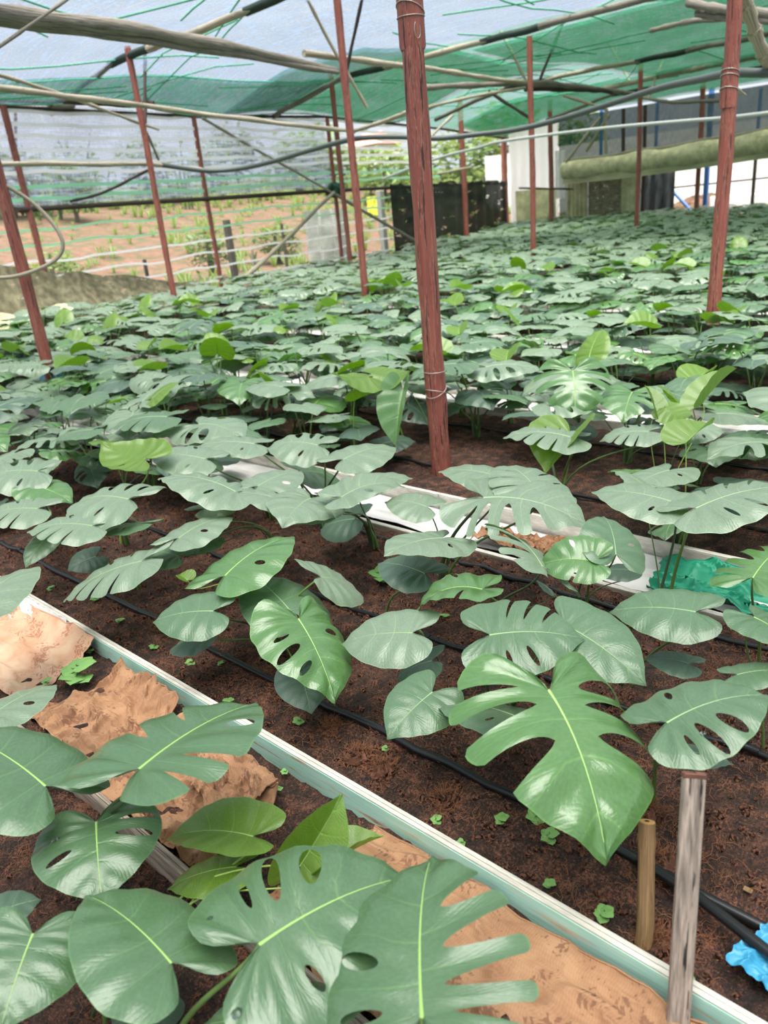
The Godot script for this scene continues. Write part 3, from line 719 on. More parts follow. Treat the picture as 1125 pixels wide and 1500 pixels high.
func gap_width(g: Array, t: float) -> float:
	if g.is_empty() or t <= g[1]:
		return 0.0
	if g[2] >= 1.0:
		var u: float = (t - g[1]) / (1.0 - g[1])
		return g[3] * sqrt(u) * (1.0 - 0.2 * u)
	if t >= g[2]:
		return 0.0
	var w: float = (t - g[1]) / (g[2] - g[1])
	return g[3] * sqrt(maxf(0.0, 1.0 - pow(2.0 * w - 1.0, 2.0)))


func gap_rows(g: Array, nt: int) -> PackedFloat32Array:
	var r := PackedFloat32Array()
	for k in nt + 1:
		var x := float(k) / nt
		if g.is_empty():
			r.append(x)
		elif g[2] >= 1.0:
			var c := 0.4
			r.append(x / c * g[1] if x <= c else lerpf(g[1], 1.0, pow((x - c) / (1.0 - c), 1.6)))
		else:
			if x <= 0.25:
				r.append(x / 0.25 * g[1])
			elif x >= 0.75:
				r.append(lerpf(g[2], 1.0, (x - 0.75) / 0.25))
			else:
				r.append(lerpf(g[1], g[2], 0.5 - 0.5 * cos(PI * (x - 0.25) / 0.5)))
	return r


func leaf_shape(kind: int, level: int) -> ArrayMesh:
	var key := "%d/%d" % [kind, level]
	if leaf_cache.has(key):
		return leaf_cache[key]
	var d: Dictionary = LEAVES[kind]
	var nt: int = [16, 12, 6][level]
	var per: int = [5, 3, 2][level]
	var sh := Shape.new()
	for side in [-1.0, 1.0]:
		var gaps: Array = d["R" if side > 0.0 else "L"]
		var cuts := [[0.0, []], [0.15, []]]
		var last := 0.15
		var stops := gaps.duplicate()
		stops.append([1.0])
		if gaps.is_empty() or gaps[0][0] > 0.42:
			stops.push_front([0.30])
		for g in stops:
			var m := int(ceil((g[0] - last) / 0.19))
			for k in range(1, m):
				cuts.append([lerpf(last, g[0], float(k) / m), []])
			cuts.append([g[0], g if g.size() > 1 else []])
			last = g[0]
		for c in cuts.size() - 1:
			var s0: float = cuts[c][0]
			var s1: float = cuts[c + 1][0]
			var g0: Array = cuts[c][1]
			var g1: Array = cuts[c + 1][1]
			var r0 := gap_rows(g0, nt)
			var r1 := gap_rows(g1, nt)
			var start := sh.v.size()
			for k in nt + 1:
				var lo := s0 + gap_width(g0, r0[k])
				var hi := s1 - gap_width(g1, r1[k])
				for j in per + 1:
					var f := float(j) / per
					var s := lerpf(lo, hi, f)
					var t := lerpf(r0[k], r1[k], f)
					# lobe ends between open slits are rounded
					if g0.size() > 1 and g0[2] >= 1.0 or g1.size() > 1 and g1[2] >= 1.0:
						var ends := 0.0
						if g0.size() > 1 and g0[2] >= 1.0:
							ends = maxf(ends, 1.0 - f * 3.0)
						if g1.size() > 1 and g1[2] >= 1.0:
							ends = maxf(ends, 1.0 - (1.0 - f) * 3.0)
						t *= 1.0 - 0.045 * ends * ends * smoothstep(0.6, 1.0, t)
					var p := leaf_point(s, t, side, d)
					var tt := maxf(t, 0.05)
					var ds := leaf_point(s + 0.01, tt, side, d) - leaf_point(s - 0.01, tt, side, d)
					var dt := leaf_point(s, tt + 0.02, side, d) - leaf_point(s, tt - 0.02, side, d)
					var q := ds.cross(dt)
					q = Vector3.UP if q.length() < 1e-7 else q.normalized()
					if q.y < 0.0:
						q = -q
					sh.put(p, q, Vector2(t, f))
			for k in nt:
				for j in per:
					var a := start + k * (per + 1) + j
					sh.quad(a, a + 1, a + per + 2, a + per + 1)
	leaf_cache[key] = sh.mesh()
	return leaf_cache[key]


func rib_shape(kind: int) -> ArrayMesh:
	var key := "rib%d" % kind
	if leaf_cache.has(key):
		return leaf_cache[key]
	var d: Dictionary = LEAVES[kind]
	var sh := Shape.new()
	var rows := 10
	for k in rows + 1:
		var z := -0.01 + 0.95 * k / rows
		var h: float = leaf_point(0.301, 0.0, 1.0, d).y + 4.0 * d.arch * z * (1.0 - z)
		var w := lerpf(0.0125, 0.0016, sqrt(float(k) / rows))
		for e in [[-1.0, -0.3], [-0.5, 0.75], [0.5, 0.75], [1.0, -0.3]]:
			sh.put(Vector3(e[0] * w, h + e[1] * w * 0.6 + 0.0015, z), Vector3(e[0], 1.0, 0).normalized(), Vector2(z, 0.5))
	for k in rows:
		for j in 3:
			var a := k * 4 + j
			sh.quad(a, a + 1, a + 5, a + 4)
	leaf_cache[key] = sh.mesh()
	return leaf_cache[key]


func leaf_frame(p: Vector3, tip: Vector3, up: Vector3, width: float) -> Transform3D:
	var z := tip - p
	var x := up.cross(z).normalized()
	var y := z.cross(x).normalized()
	var l := z.length()
	return Transform3D(Basis(x * width, y * (l + width) * 0.5, z), p)


func stalk_shape(from: Vector3, leaf: Transform3D, thick: float, rows := 9, sides := 7) -> ArrayMesh:
	var to := leaf.origin
	var z := leaf.basis.z.normalized()
	var y := leaf.basis.y.normalized()
	var h := to.distance_to(from)
	var c1 := from + Vector3((to.x - from.x) * 0.12, h * 0.5, (to.z - from.z) * 0.12)
	var c2 := to - z * h * 0.10 - y * h * 0.22
	if y.y < 0.0:
		c2 = to - z * h * 0.12 + y * h * 0.2
	c2.y = maxf(c2.y, from.y + 0.25 * (to.y - from.y))
	var path := PackedVector3Array()
	var rr := PackedFloat32Array()
	for k in rows + 1:
		var t := float(k) / rows
		path.append(from.bezier_interpolate(c1, c2, to, t))
		rr.append(thick * lerpf(1.35, 0.62, sqrt(t)))
	var sh := Shape.new()
	sh.tube(path, rr, sides)
	return sh.mesh()


const LEAF_MATS := ["leaf_dusty", "leaf_green", "leaf_dull", "leaf_bright", "leaf_lime", "leaf_deep"]


# leaves: [kind, material, joint, tip, upper side, width] in the plant's own space
func grow(root: Node3D, leaves: Array, level: int, base := Vector3.ZERO) -> void:
	var k := 0
	for l in leaves:
		var xf := leaf_frame(l[2], l[3], l[4], l[5])
		var blade := part(root, "leaf", leaf_shape(l[0], level), mats[LEAF_MATS[l[1]]], xf)
		if level < 2:
			part(blade, "midrib", rib_shape(l[0]), mats["rib_lime" if l[1] >= 3 else "rib"])
		var a := k * 2.4
		var foot := base + Vector3(cos(a) * 0.018, 0.0, sin(a) * 0.018)
		var sz: float = clampf(l[5] * 0.021, 0.0022, 0.0075)
		part(root, "leaf_stalk", stalk_shape(foot, xf, sz, [12, 8, 4][level], [9, 6, 4][level]), mats["stalk_lime" if l[1] == 4 else ("stalk_dark" if (k % 3) == 1 else "stalk")])
		k += 1


# ------------------------------------------------------------------ ground
func soil_y(x: float, z: float) -> float:
	return 0.03 + 0.022 * hill.get_noise_2d(x * 3.0, z * 3.0) + 0.018 * hill.get_noise_2d(x * 14.0, z * 14.0) + 0.016 * fine.get_noise_2d(x * 45.0, z * 45.0)


func soil_patch(parent: Node3D, called: String, x0: float, x1: float, z0: float, z1: float, step: float, low := 0.0) -> void:
	var nu := int(absf(x1 - x0) / step)
	var nv := maxi(2, int(absf(z1 - z0) / step))
	var s := Shape.new()
	for j in nv + 1:
		for i in nu + 1:
			var x := lerpf(x0, x1, float(i) / nu)
			var z := lerpf(z0, z1, float(j) / nv)
			var e := step * 0.5
			var q := Vector3(soil_y(x - e, z) - soil_y(x + e, z), 2.0 * e, soil_y(x, z - e) - soil_y(x, z + e)).normalized()
			s.put(Vector3(x, soil_y(x, z) + low, z), q)
	for j in nv:
		for i in nu:
			var a := j * (nu + 1) + i
			s.quad(a, a + 1, a + nu + 2, a + nu + 1)
	part(parent, called, s.mesh(), mats.soil)


func plank(parent: Node3D, x0: float, x1: float, z: float, face: String, top: String, h := 0.085, tall := 0.0) -> void:
	var w := 0.024
	var s := Shape.new()
	s.box(Vector3((x0 + x1) / 2, h / 2 - 0.02 + tall, z), Vector3(x1 - x0 - 0.004, h + 0.04, w), 0.003)
	# lay the paint along the board
	for i in s.v.size():
		s.uv[i] = Vector2(s.v[i].x, s.v[i].y + s.v[i].z)
	var o := part(parent, "plank", s.mesh(), mats[face])
	var t := Shape.new()
	t.box(Vector3((x0 + x1) / 2, h + 0.0015 + tall, z - 0.006), Vector3(x1 - x0 - 0.004, 0.005, 0.0105), 0.001)
	t.box(Vector3((x0 + x1) / 2, h + 0.0015 + tall, z + 0.006), Vector3(x1 - x0 - 0.004, 0.005, 0.0105), 0.001)
	for i in t.v.size():
		t.uv[i] = Vector2(t.v[i].x, t.v[i].y + t.v[i].z)
	part(o, "top_edge", t.mesh(), mats[top])


func ground() -> void:
	var g := setting("floor")
	var base := Shape.new()
	base.flat(Vector3(-19, 0.0, 3), Vector3(5, 0.0, 3), Vector3(5, 0.0, -28.5), Vector3(-19, 0.0, -28.5), Vector3.UP)
	base.flat(Vector3(-19, -0.12, 3), Vector3(5, -0.12, 3), Vector3(5, -0.12, -28.5), Vector3(-19, -0.12, -28.5), Vector3.DOWN)
	part(g, "earth", base.mesh(), mats.earth)
	soil_patch(g, "soil_bed", -3.4, 0.8, 0.9, -0.58, 0.022)
	soil_patch(g, "soil_bed", -6.0, 0.8, -1.03, -2.39, 0.022)
	soil_patch(g, "soil_bed", -13.0, -6.0, -1.03, -2.39, 0.09)
	soil_patch(g, "soil_path", -4.2, 0.6, -0.60, -1.01, 0.022, -0.012)
	soil_patch(g, "soil_bed", -6.5, 1.0, -2.77, -4.29, 0.045)
	soil_patch(g, "soil_bed", -13.0, -6.5, -2.77, -4.29, 0.12)
	for k in range(2, 13):
		soil_patch(g, "soil_bed", -13.0 - k * 0.4, 1.5, bed_near[k] - 0.01, bed_far[k] + 0.01, 0.10 if k < 5 else 0.25)
	# edging boards of the beds
	var nth := ["first", "second", "third", "fourth", "fifth", "sixth", "seventh", "eighth"]
	var b := thing("edging_board", "bare greyish wooden board edging the nearest bed under the big leaves", "board")
	plank(b, -4.6, -1.9, -0.59, "board_grey", "board_grey")
	plank(b, -1.9, 0.9, -0.59, "board_grey", "board_grey")
	b = thing("edging_board", "mint-painted wooden board with pale top edge beside the brown sacks", "board")
	plank(b, -4.6, 0.9, -1.02, "mint", "board_top")
	plank(b, -8.6, -4.6, -1.02, "mint", "board_top")
	b = thing("edging_board", "grey-white board along the back of the second bed by the green net bag", "board")
	plank(b, -4.4, 0.9, -2.40, "board_grey", "board_white", 0.05)
	b = thing("edging_board", "long white board along the front of the third bed at the thick red post", "board")
	plank(b, -7.2, -2.3, -2.76, "board_white", "board_top", 0.095)
	plank(b, -2.3, 1.0, -2.76, "board_white", "board_top", 0.095)
	for k in range(2, 7):
		b = thing("edging_board", "pale board along the front of the %s bed from the camera" % nth[k + 1], "board")
		for j in 4:
			plank(b, -11.0 + j * 3.0, -8.0 + j * 3.0, bed_near[k], "board_white", "board_top")
		b = thing("edging_board", "pale board along the back of the %s bed from the camera" % nth[k], "board")
		for j in 4:
			plank(b, -11.0 + j * 3.0, -8.0 + j * 3.0, bed_far[k - 1], "board_white", "board_top")


func scatter(called: String, m: Mesh, material: Material, count: int, x0: float, x1: float, z0: float, z1: float, smin: float, smax: float, label: String, category: String, clumps := 0.0, lift := 0.0) -> void:
	var mm := MultiMesh.new()
	mm.transform_format = MultiMesh.TRANSFORM_3D
	mm.mesh = m
	var xs: Array[Transform3D] = []
	while xs.size() < count:
		var x := rng.randf_range(x0, x1)
		var z := rng.randf_range(z0, z1)
		if clumps > 0.0 and hill.get_noise_2d(x * 9.0 + 31.0, z * 9.0) < rng.randf_range(-0.2, clumps):
			continue
		var bs := Basis.from_euler(Vector3(rng.randf_range(-0.9, 0.9), rng.randf() * TAU, rng.randf_range(-0.9, 0.9)))
		xs.append(Transform3D(bs.scaled(Vector3.ONE * rng.randf_range(smin, smax)), Vector3(x, soil_y(x, z) + lift, z)))
	mm.instance_count = xs.size()
	for i in xs.size():
		mm.set_instance_transform(i, xs[i])
	var o := MultiMeshInstance3D.new()
	o.name = numbered(called)
	o.multimesh = mm
	o.material_override = material
	add_child(o)
	stuff(o, label, category)


func ground_litter() -> void:
	var c := Shape.new()
	var pts := PackedVector3Array()
	for k in 12:
		pts.append(Vector3(rng.randf_range(-1, 1), rng.randf_range(-1, 1), rng.randf_range(-1, 1)).normalized() * rng.randf_range(0.7, 1.2))
	# a rough crumb: displaced octahedral ball
	c = sheet(7, 5, func(u: float, v: float) -> Vector3:
		var a := u * TAU
		var b := (v - 0.5) * PI
		var q := Vector3(cos(b) * cos(a), sin(b), cos(b) * sin(a))
		return q * (1.0 + 0.35 * fine.get_noise_3dv(q * 60.0)))
	scatter("peat_crumbs", c.mesh(), mats.crumb, 7000, -5.0, 0.5, -2.38, -1.04, 0.002, 0.012, "loose dark brown peat crumbs over the second bed", "peat crumbs")
	scatter("peat_crumbs", c.mesh(), mats.crumb, 2200, -2.6, 0.3, -0.6, 0.2, 0.002, 0.008, "loose peat crumbs over the nearest bed", "peat crumbs")
	var f := Shape.new()
	f.tube(PackedVector3Array([Vector3(-1, 0, 0), Vector3(-0.4, 0.28, 0.15), Vector3(0.2, 0.3, -0.15), Vector3(0.7, 0.1, 0.2), Vector3(1, 0.3, 0.1)]), PackedFloat32Array([0.02, 0.03, 0.03, 0.03, 0.015]), 3)
	scatter("coir_fibre", f.mesh(), mats.fibre, 9000, -4.6, 0.5, -2.38, -1.04, 0.008, 0.026, "rusty coir fibres matted over the second bed", "coir fibre", 0.25, 0.004)
	scatter("coir_fibre", f.mesh(), mats.fibre, 6000, -2.4, 0.2, -0.6, 0.15, 0.008, 0.022, "pale coir fibres matted over the nearest bed", "coir fibre", 0.1, 0.004)
	scatter("coir_fibre", f.mesh(), mats.fibre, 5000, -6.0, 0.6, -4.28, -2.78, 0.012, 0.03, "coir fibres matted over the third bed", "coir fibre", 0.25, 0.004)
	# fibre tufts: raised clumps of coir by the drip tube
	var spots := [[-1.74, -1.26, 0.055], [-1.66, -1.33, 0.05], [-1.32, -1.15, 0.045], [-1.24, -1.16, 0.05], [-0.52, -1.30, 0.05], [-0.60, -1.42, 0.045], [-2.48, -1.24, 0.04], [-1.02, -1.17, 0.04], [-1.48, -1.20, 0.035], [-0.44, -1.12, 0.04]]
	var words := ["by the shiny heart leaf", "just behind the tuft by the shiny heart leaf", "along the mint board below the drip tube", "next to the tuft along the mint board", "behind the bamboo stake", "between the two stakes and the biggest leaf", "under the feather-cut leaf", "in front of the biggest leaf", "between the heart leaf and the mint board", "behind the flat grey stake"]
	for i in spots.size():
		var s: Array = spots[i]
		var t := thing("coir_tuft", "rusty tuft of coir fibre " + words[i], "coir tuft", Vector3(s[0], soil_y(s[0], s[1]) - 0.01, s[1]), "coir tufts in the second bed")
		var r: float = s[2]
		var seed_at := float(i) * 7.3
		var body := sheet(14, 8, func(u: float, v: float) -> Vector3:
			var a := u * TAU
			var rr := r * sin(v * PI * 0.5) * (1.0 + 0.3 * hill.get_noise_2d(cos(a) * 2.0 + seed_at, sin(a) * 2.0))
			return Vector3(cos(a) * rr, r * 0.75 * cos(v * PI * 0.5) + 0.18 * r * fine.get_noise_3d(cos(a) * 40.0, v * 60.0, seed_at), sin(a) * rr))
		part(t, "clod", body.mesh(), mats.crumb)
		var hair := Shape.new()
		for k in 150:
			var a := rng.randf() * TAU
			var e := rng.randf() * 1.5
			var q := Vector3(sin(e) * cos(a), cos(e), sin(e) * sin(a))
			var p := Vector3(q.x * r, q.y * r * 0.75, q.z * r) * 0.92
			var d := (q + Vector3(rng.randf_range(-1, 1), rng.randf_range(-0.6, 0.8), rng.randf_range(-1, 1)) * 0.9).normalized() * rng.randf_range(0.012, 0.03)
			var w := Vector3(rng.randf_range(-1, 1), rng.randf_range(-1, 1), rng.randf_range(-1, 1)) * 0.008
			hair.tube(PackedVector3Array([p, p + d * 0.5 + w, p + d]), PackedFloat32Array([0.0009, 0.0008, 0.0004]), 3)
		var h := part(t, "fibres", hair.mesh(), mats.fibre)
		h.set_meta("kind", "stuff")


# ------------------------------------------------------------------ posts, poles, nets
func post(label: String, x: float, z: float, top: float, r: float, extra := "") -> void:
	var t := thing("support_post", label, "post", Vector3(x, 0, z))
	var path := PackedVector3Array()
	var rr := PackedFloat32Array()
	var rows := 24
	for k in rows + 1:
		var y := -0.05 + (top + 0.05) * k / rows
		path.append(Vector3(0.006 * sin(y * 2.1 + x), y, 0.006 * cos(y * 1.7 + z)))
		rr.append(r * (1.0 + 0.02 * sin(y * 5.0)))
	var s := Shape.new()
	s.tube(path, rr, 14, 0.05)
	part(t, "shaft", s.mesh(), mats.post_red)
	if extra == "near":
		var c := Shape.new()
		c.lathe([[r * 1.04, 2.10], [r * 1.14, 2.115], [r * 1.13, 2.4], [r * 1.12, 3.0]], Vector3.ZERO, 16)
		part(t, "sleeve", c.mesh(), mats.post_red)
		for a in [[2.23, 0.0], [2.26, 0.03], [0.61, 0.0], [0.50, 0.02], [0.505, -0.03]]:
			ring(t, a[0], r * (1.17 if a[0] > 2.0 else 1.05), 0.0025, a[1])
		var curl := Shape.new()
		var cp := PackedVector3Array()
		var cr := PackedFloat32Array()
		for k in 12:
			var a := 0.6 + k * 0.42
			cp.append(Vector3(0.055 + 0.004, 2.17, 0.03) + Vector3(0.0, cos(a) * 0.035, sin(a) * 0.02))
			cr.append(0.0018)
		curl.tube(cp, cr, 5)
		part(t, "wire_end", curl.mesh(), mats.wire)
	elif extra == "sleeve":
		var c := Shape.new()
		c.lathe([[r * 1.05, 1.86], [r * 1.16, 1.875], [r * 1.14, 2.12], [r * 1.0, 2.135]], Vector3.ZERO, 16)
		part(t, "sleeve", c.mesh(), mats.post_red)
		for y in [2.05, 2.08, 1.97]:
			ring(t, y, r * 1.2, 0.003, 0.02)


func ring(t: Node3D, y: float, r: float, w: float, tilt: float) -> void:
	var p := PackedVector3Array()
	var rr := PackedFloat32Array()
	for k in 21:
		var a := TAU * k / 20
		p.append(Vector3(cos(a) * r, y + tilt * sin(a), sin(a) * r))
		rr.append(w)
	var s := Shape.new()
	s.tube(p, rr, 5)
	part(t, "wire_tie", s.mesh(), mats.wire)


func posts() -> void:
	post("thick flaking red-brown post in the middle, wired near its foot", -2.60, -3.15, 3.85, 0.054, "near")
	post("red-brown post at the left carrying a looped beige hose", -6.82, -2.94, 3.85, 0.05)
	post("leaning-looking red-brown post before the net wall, left of the curved stick", -10.9, -6.94, 3.85, 0.046)
	post("slim red-brown post just left of the thick middle post", -7.29, -7.52, 3.85, 0.047)
	post("red-brown post right of the thick middle post under the struts", -8.05, -12.83, 3.85, 0.05)
	post("farther red-brown post between two slender struts", -9.04, -19.12, 3.95, 0.055)
	post("red-brown post with sleeve joint and wire, where the dark hose hangs", -2.24, -6.1, 3.85, 0.05, "sleeve")
	post("dark red post standing in the net wall beside the grey fence post", -13.4, -9.66, 3.35, 0.045)
	post("thin red post far behind the slim post", -12.0, -12.0, 3.9, 0.05)
	post("thin dark post in the net wall behind the slim post", -13.55, -13.3, 3.35, 0.045)
	post("red post against the black torn cloth", -14.62, -19.63, 4.05, 0.075)
	post("dark post in front of the white plastic sheet", -14.6, -24.4, 4.1, 0.07)
	post("far red post beside the blue steel column", -10.47, -26.4, 4.2, 0.075)
	post("dark corner post where the two net walls meet", -18.3, -27.2, 3.9, 0.12)
	post("dark leaning-looking post at the left end of the net wall", -12.7, -5.8, 3.35, 0.05)


func poles() -> void:
	var kinds := ["timber", "bamboo", "dark_timber", "hose", "conduit"]
	for d in POLES:
		var pts: Array = d[3]
		var path := PackedVector3Array()
		var rr := PackedFloat32Array()
		var m := pts.size()
		var wood: bool = d[6] < 3
		for i in m - 1:
			var p0: Vector3 = pts[maxi(i - 1, 0)]
			var p1: Vector3 = pts[i]
			var p2: Vector3 = pts[i + 1]
			var p3: Vector3 = pts[mini(i + 2, m - 1)]
			var steps := 8 if wood else 6
			for k in steps + (1 if i == m - 2 else 0):
				var f := float(k) / steps
				var p := p1.cubic_interpolate(p2, p0, p3, f)
				if wood:
					p += Vector3(hill.get_noise_3dv(p * 2.0), hill.get_noise_3dv(p * 2.0 + Vector3(9, 0, 0)), hill.get_noise_3dv(p * 2.0 + Vector3(0, 9, 0))) * minf(d[4], 0.03) * 0.7
				path.append(p)
				var g := (i + f) / (m - 1)
				rr.append(lerpf(d[4], d[5], g) * (1.0 + (0.12 * sin(g * 37.0) if wood else 0.0)))
		var s := Shape.new()
		s.tube(path, rr, 10, 0.08 if wood else 0.0)
		if d[0] == "water_hose" or d[0] == "pipe":
			whole(d[0], s.mesh(), mats[kinds[d[6]]], d[1], d[2])
		else:
			var t := thing(d[0], d[1], d[2])
			part(t, "shaft", s.mesh(), mats[kinds[d[6]]])
			if d[6] == 1:
				# bamboo joints
				var q := 4
				while q < path.size() - 2:
					var j := Shape.new()
					var dir := (path[q + 1] - path[q - 1]).normalized() * 0.008
					j.tube(PackedVector3Array([path[q] - dir * 1.5, path[q], path[q] + dir * 1.5]), PackedFloat32Array([rr[q] * 1.0, rr[q] * 1.16, rr[q] * 1.0]), 10)
					part(t, "joint", j.mesh(), mats.bamboo)
					q += 6
	# roof rafters along the beds, resting on the posts
	for a in [[-3.05, "nearest"], [-6.95, "second"], [-11.75, "third"], [-17.2, "fourth"], [-22.5, "farthest"]]:
		var z: float = a[0]
		var t := thing("roof_rafter", "%s roof rafter pole under the net, partly wrapped in dark netting" % a[1], "rafter")
		for j in 5:
			var x0 := -13.6 + j * 3.2
			var p := PackedVector3Array()
			var rr := PackedFloat32Array()
			for k in 9:
				var x := x0 + 3.4 * k / 8.0
				p.append(Vector3(x, 3.74 - maxf(0.0, -11.5 - x) * 0.18 + 0.04 * hill.get_noise_2d(x * 2.0, z), z + 0.06 * hill.get_noise_2d(x * 2.0, z + 40.0)))
				rr.append(0.05 - 0.012 * k / 8.0)
			var s := Shape.new()
			s.tube(p, rr, 10, 0.06)
			part(t, "pole", s.mesh(), mats["timber" if (j % 2) == 0 else "bamboo"])
			if j < 4:
				var w := Shape.new()
				w.tube(PackedVector3Array([p[5], p[6], p[7], p[8]]), PackedFloat32Array([0.045, 0.062, 0.056, 0.045]), 9, 0.2)
				part(t, "net_wrap", w.mesh(), mats.net_wrap)
	# looped beige hose on the left post
	var loop := [Vector3(-6.9, 2.05, -2.75), Vector3(-6.72, 1.75, -3.1), Vector3(-6.58, 1.45, -3.22), Vector3(-6.62, 1.28, -3.14), Vector3(-6.75, 1.19, -2.86), Vector3(-6.9, 1.21, -2.66), Vector3(-7.05, 1.32, -2.5), Vector3(-7.15, 1.6, -2.45)]
	var lp := PackedVector3Array()
	var lr := PackedFloat32Array()
	for i in loop.size() - 1:
		for k in 6:
			lp.append(loop[i].cubic_interpolate(loop[i + 1], loop[maxi(i - 1, 0)], loop[mini(i + 2, loop.size() - 1)], k / 6.0))
			lr.append(0.016)
	var hs := Shape.new()
	hs.tube(lp, lr, 8)
	whole("hose_loop", hs.mesh(), mats.bamboo, "beige hose looped around the left red post", "hose")


func wall_x(z: float) -> float:
	var t := [[3.0, -12.6], [-5.8, -12.75], [-9.7, -13.45], [-13.3, -13.65], [-19.6, -15.2], [-27.2, -18.3]]
	for k in t.size() - 1:
		if z >= t[k + 1][0]:
			return lerpf(t[k][1], t[k + 1][1], clampf((z - t[k][0]) / (t[k + 1][0] - t[k][0]), 0.0, 1.0))
	return -18.3


func roof_y(x: float, z: float) -> float:
	var sag := 0.10 * pow(sin((z + 3.0) * 0.66), 2.0)
	var edge := maxf(0.0, (wall_x(z) + 2.0) - x)
	return 3.86 - sag - edge * 0.21 + 0.03 * hill.get_noise_2d(x * 1.5, z * 1.5)


func net_strip(parent: Node3D, called: String, x0: float, x1: float, z0: float, z1: float, material: Material, lift := 0.0) -> void:
	var s := sheet(maxi(4, int((x1 - x0) / 0.4)), maxi(3, int(absf(z1 - z0) / 0.4)), func(u: float, v: float) -> Vector3:
		var z := lerpf(z0, z1, v)
		var x := lerpf(maxf(x0, wall_x(z)), x1, u)
		return Vector3(x, roof_y(x, z) + lift, z))
	for i in s.v.size():
		s.uv[i] = Vector2(s.v[i].x * 0.24, s.v[i].z * 0.24)
	part(parent, called, s.mesh(), material)


func nets() -> void:
	var roof := setting("ceiling")
	var edges := [6.0, -3.0, -7.0, -11.8, -17.2, -22.5, -27.4]
	var ms := ["net_pale", "net_pale", "net_pale", "net_mint", "net_mint", "net_mint"]
	for k in 6:
		net_strip(roof, "net_strip", -19.0, 7.0, edges[k], edges[k + 1], mats[ms[k]])
	# second green layers lapped over the first
	net_strip(roof, "net_overlay", -19.0, 7.0, 6.0, -3.3, mats.net_thin, 0.05)
	net_strip(roof, "net_overlay", -19.0, -9.6, -10.4, -17.0, mats.net_green, 0.06)
	net_strip(roof, "net_overlay", -9.4, 5.0, -13.0, -22.0, mats.net_green, 0.05)
	net_strip(roof, "net_overlay", -19.0, 5.0, -20.5, -27.4, mats.net_green, 0.07)
	net_strip(roof, "net_overlay", -14.0, -12.0, -3.0, -12.0, mats.net_green, 0.05)
	# strings that hold the net
	for k in 84:
		var x := rng.randf_range(-14.5, 0.0)
		var z := rng.randf_range(-22.0, -3.5)
		var a := rng.randf_range(0.0, PI) if k % 3 else PI * 0.5
		var l := rng.randf_range(2.0, 5.0)
		var p := PackedVector3Array()
		var rr := PackedFloat32Array()
		for i in 8:
			var f := float(i) / 7.0 - 0.5
			var px := x + cos(a) * l * f
			var pz := z + sin(a) * l * f
			px = maxf(px, wall_x(pz) + 0.05)
			p.append(Vector3(px, roof_y(px, pz) - 0.02, pz)); rr.append(0.011)
		var s := Shape.new()
		s.tube(p, rr, 5)
		part(roof, "net_string", s.mesh(), mats.net_rope)
	# the net wall along the left
	var w := setting("wall_left")
	for d in [[2.0, -5.8, 0.0, 3.4], [-5.8, -9.7, 0.0, 3.4], [-9.7, -13.3, 0.0, 3.4], [-13.3, -19.6, 0.0, 3.6], [-19.6, -27.2, 0.0, 3.85]]:
		var far_part: bool = d[0] < -12.0
		for lev in [[1.95, d[3], "net_wall" if not far_part else "net_open"], [0.0, 1.95, "net_open"]]:
			var s := sheet(12, 5, func(u: float, v: float) -> Vector3:
				var z := lerpf(d[0], d[1], u)
				return Vector3(wall_x(z) + 0.04 * hill.get_noise_2d(z * 3.0, v * 5.0), lerpf(lev[0], lev[1], v), z))
			for i in s.v.size():
				s.uv[i] = Vector2(s.v[i].z * 0.3, s.v[i].y * 0.3)
			part(w, "net_panel", s.mesh(), mats[lev[2]])
	var ys := [0.35, 0.62, 0.88, 1.12, 1.36, 1.60, 2.05, 2.22, 2.42, 2.58, 2.74, 2.92, 3.10, 3.28]
	for i in ys.size():
		var p := PackedVector3Array()
		var s := Shape.new()
		var hw := 0.018 if i < 6 else 0.028
		for k in 61:
			var z := lerpf(-2.0, -19.0, k / 60.0)
			var y: float = ys[i] + 0.025 * sin(z * 3.1 + i) * hill.get_noise_2d(z, i * 9.0) * 3.0 - 0.004 * (z + 6.0)
			s.put(Vector3(wall_x(z) + 0.05, y - hw, z), Vector3.RIGHT)
			s.put(Vector3(wall_x(z) + 0.05, y + hw, z), Vector3.RIGHT)
			if k > 0:
				var a := s.v.size() - 4
				s.quad(a, a + 1, a + 3, a + 2)
		part(w, "net_band", s.mesh(), mats["band_green" if i in [6, 7, 4, 5] else "band_white"])
	var rail := Shape.new()
	var rp := PackedVector3Array()
	var rr2 := PackedFloat32Array()
	for z in [-5.6, -7.6, -9.7, -11.5, -13.3, -16.4, -19.6, -23.4, -27.2]:
		rp.append(Vector3(wall_x(z) + 0.09, 1.90 - 0.004 * (z + 6.0) * -1.0, z)); rr2.append(0.04)
	rail.tube(rp, rr2, 8, 0.06)
	part(w, "wall_rail", rail.mesh(), mats.dark_timber)
	var top := Shape.new()
	var tp := PackedVector3Array()
	for z in [-5.6, -9.7, -13.3, -19.6, -27.2]:
		tp.append(Vector3(wall_x(z) + 0.03, roof_y(wall_x(z), z) - 0.02, z))
	top.tube(tp, PackedFloat32Array([0.03, 0.03, 0.03, 0.035, 0.04]), 7)
	part(w, "top_rail", top.mesh(), mats.dark_timber)
	# black torn cloth on the farther stretch
	var black := sheet(40, 8, func(u: float, v: float) -> Vector3:
		var z := lerpf(-15.8, -26.9, u)
		return Vector3(wall_x(z) + 0.16 + 0.07 * sin(u * 60.0) * (1.0 - v * 0.6), lerpf(0.0, 1.9 + 0.12 * hill.get_noise_2d(u * 30.0, 3.0), v), z))
	part(w, "torn_black_cloth", black.mesh(), mats.cloth_black)
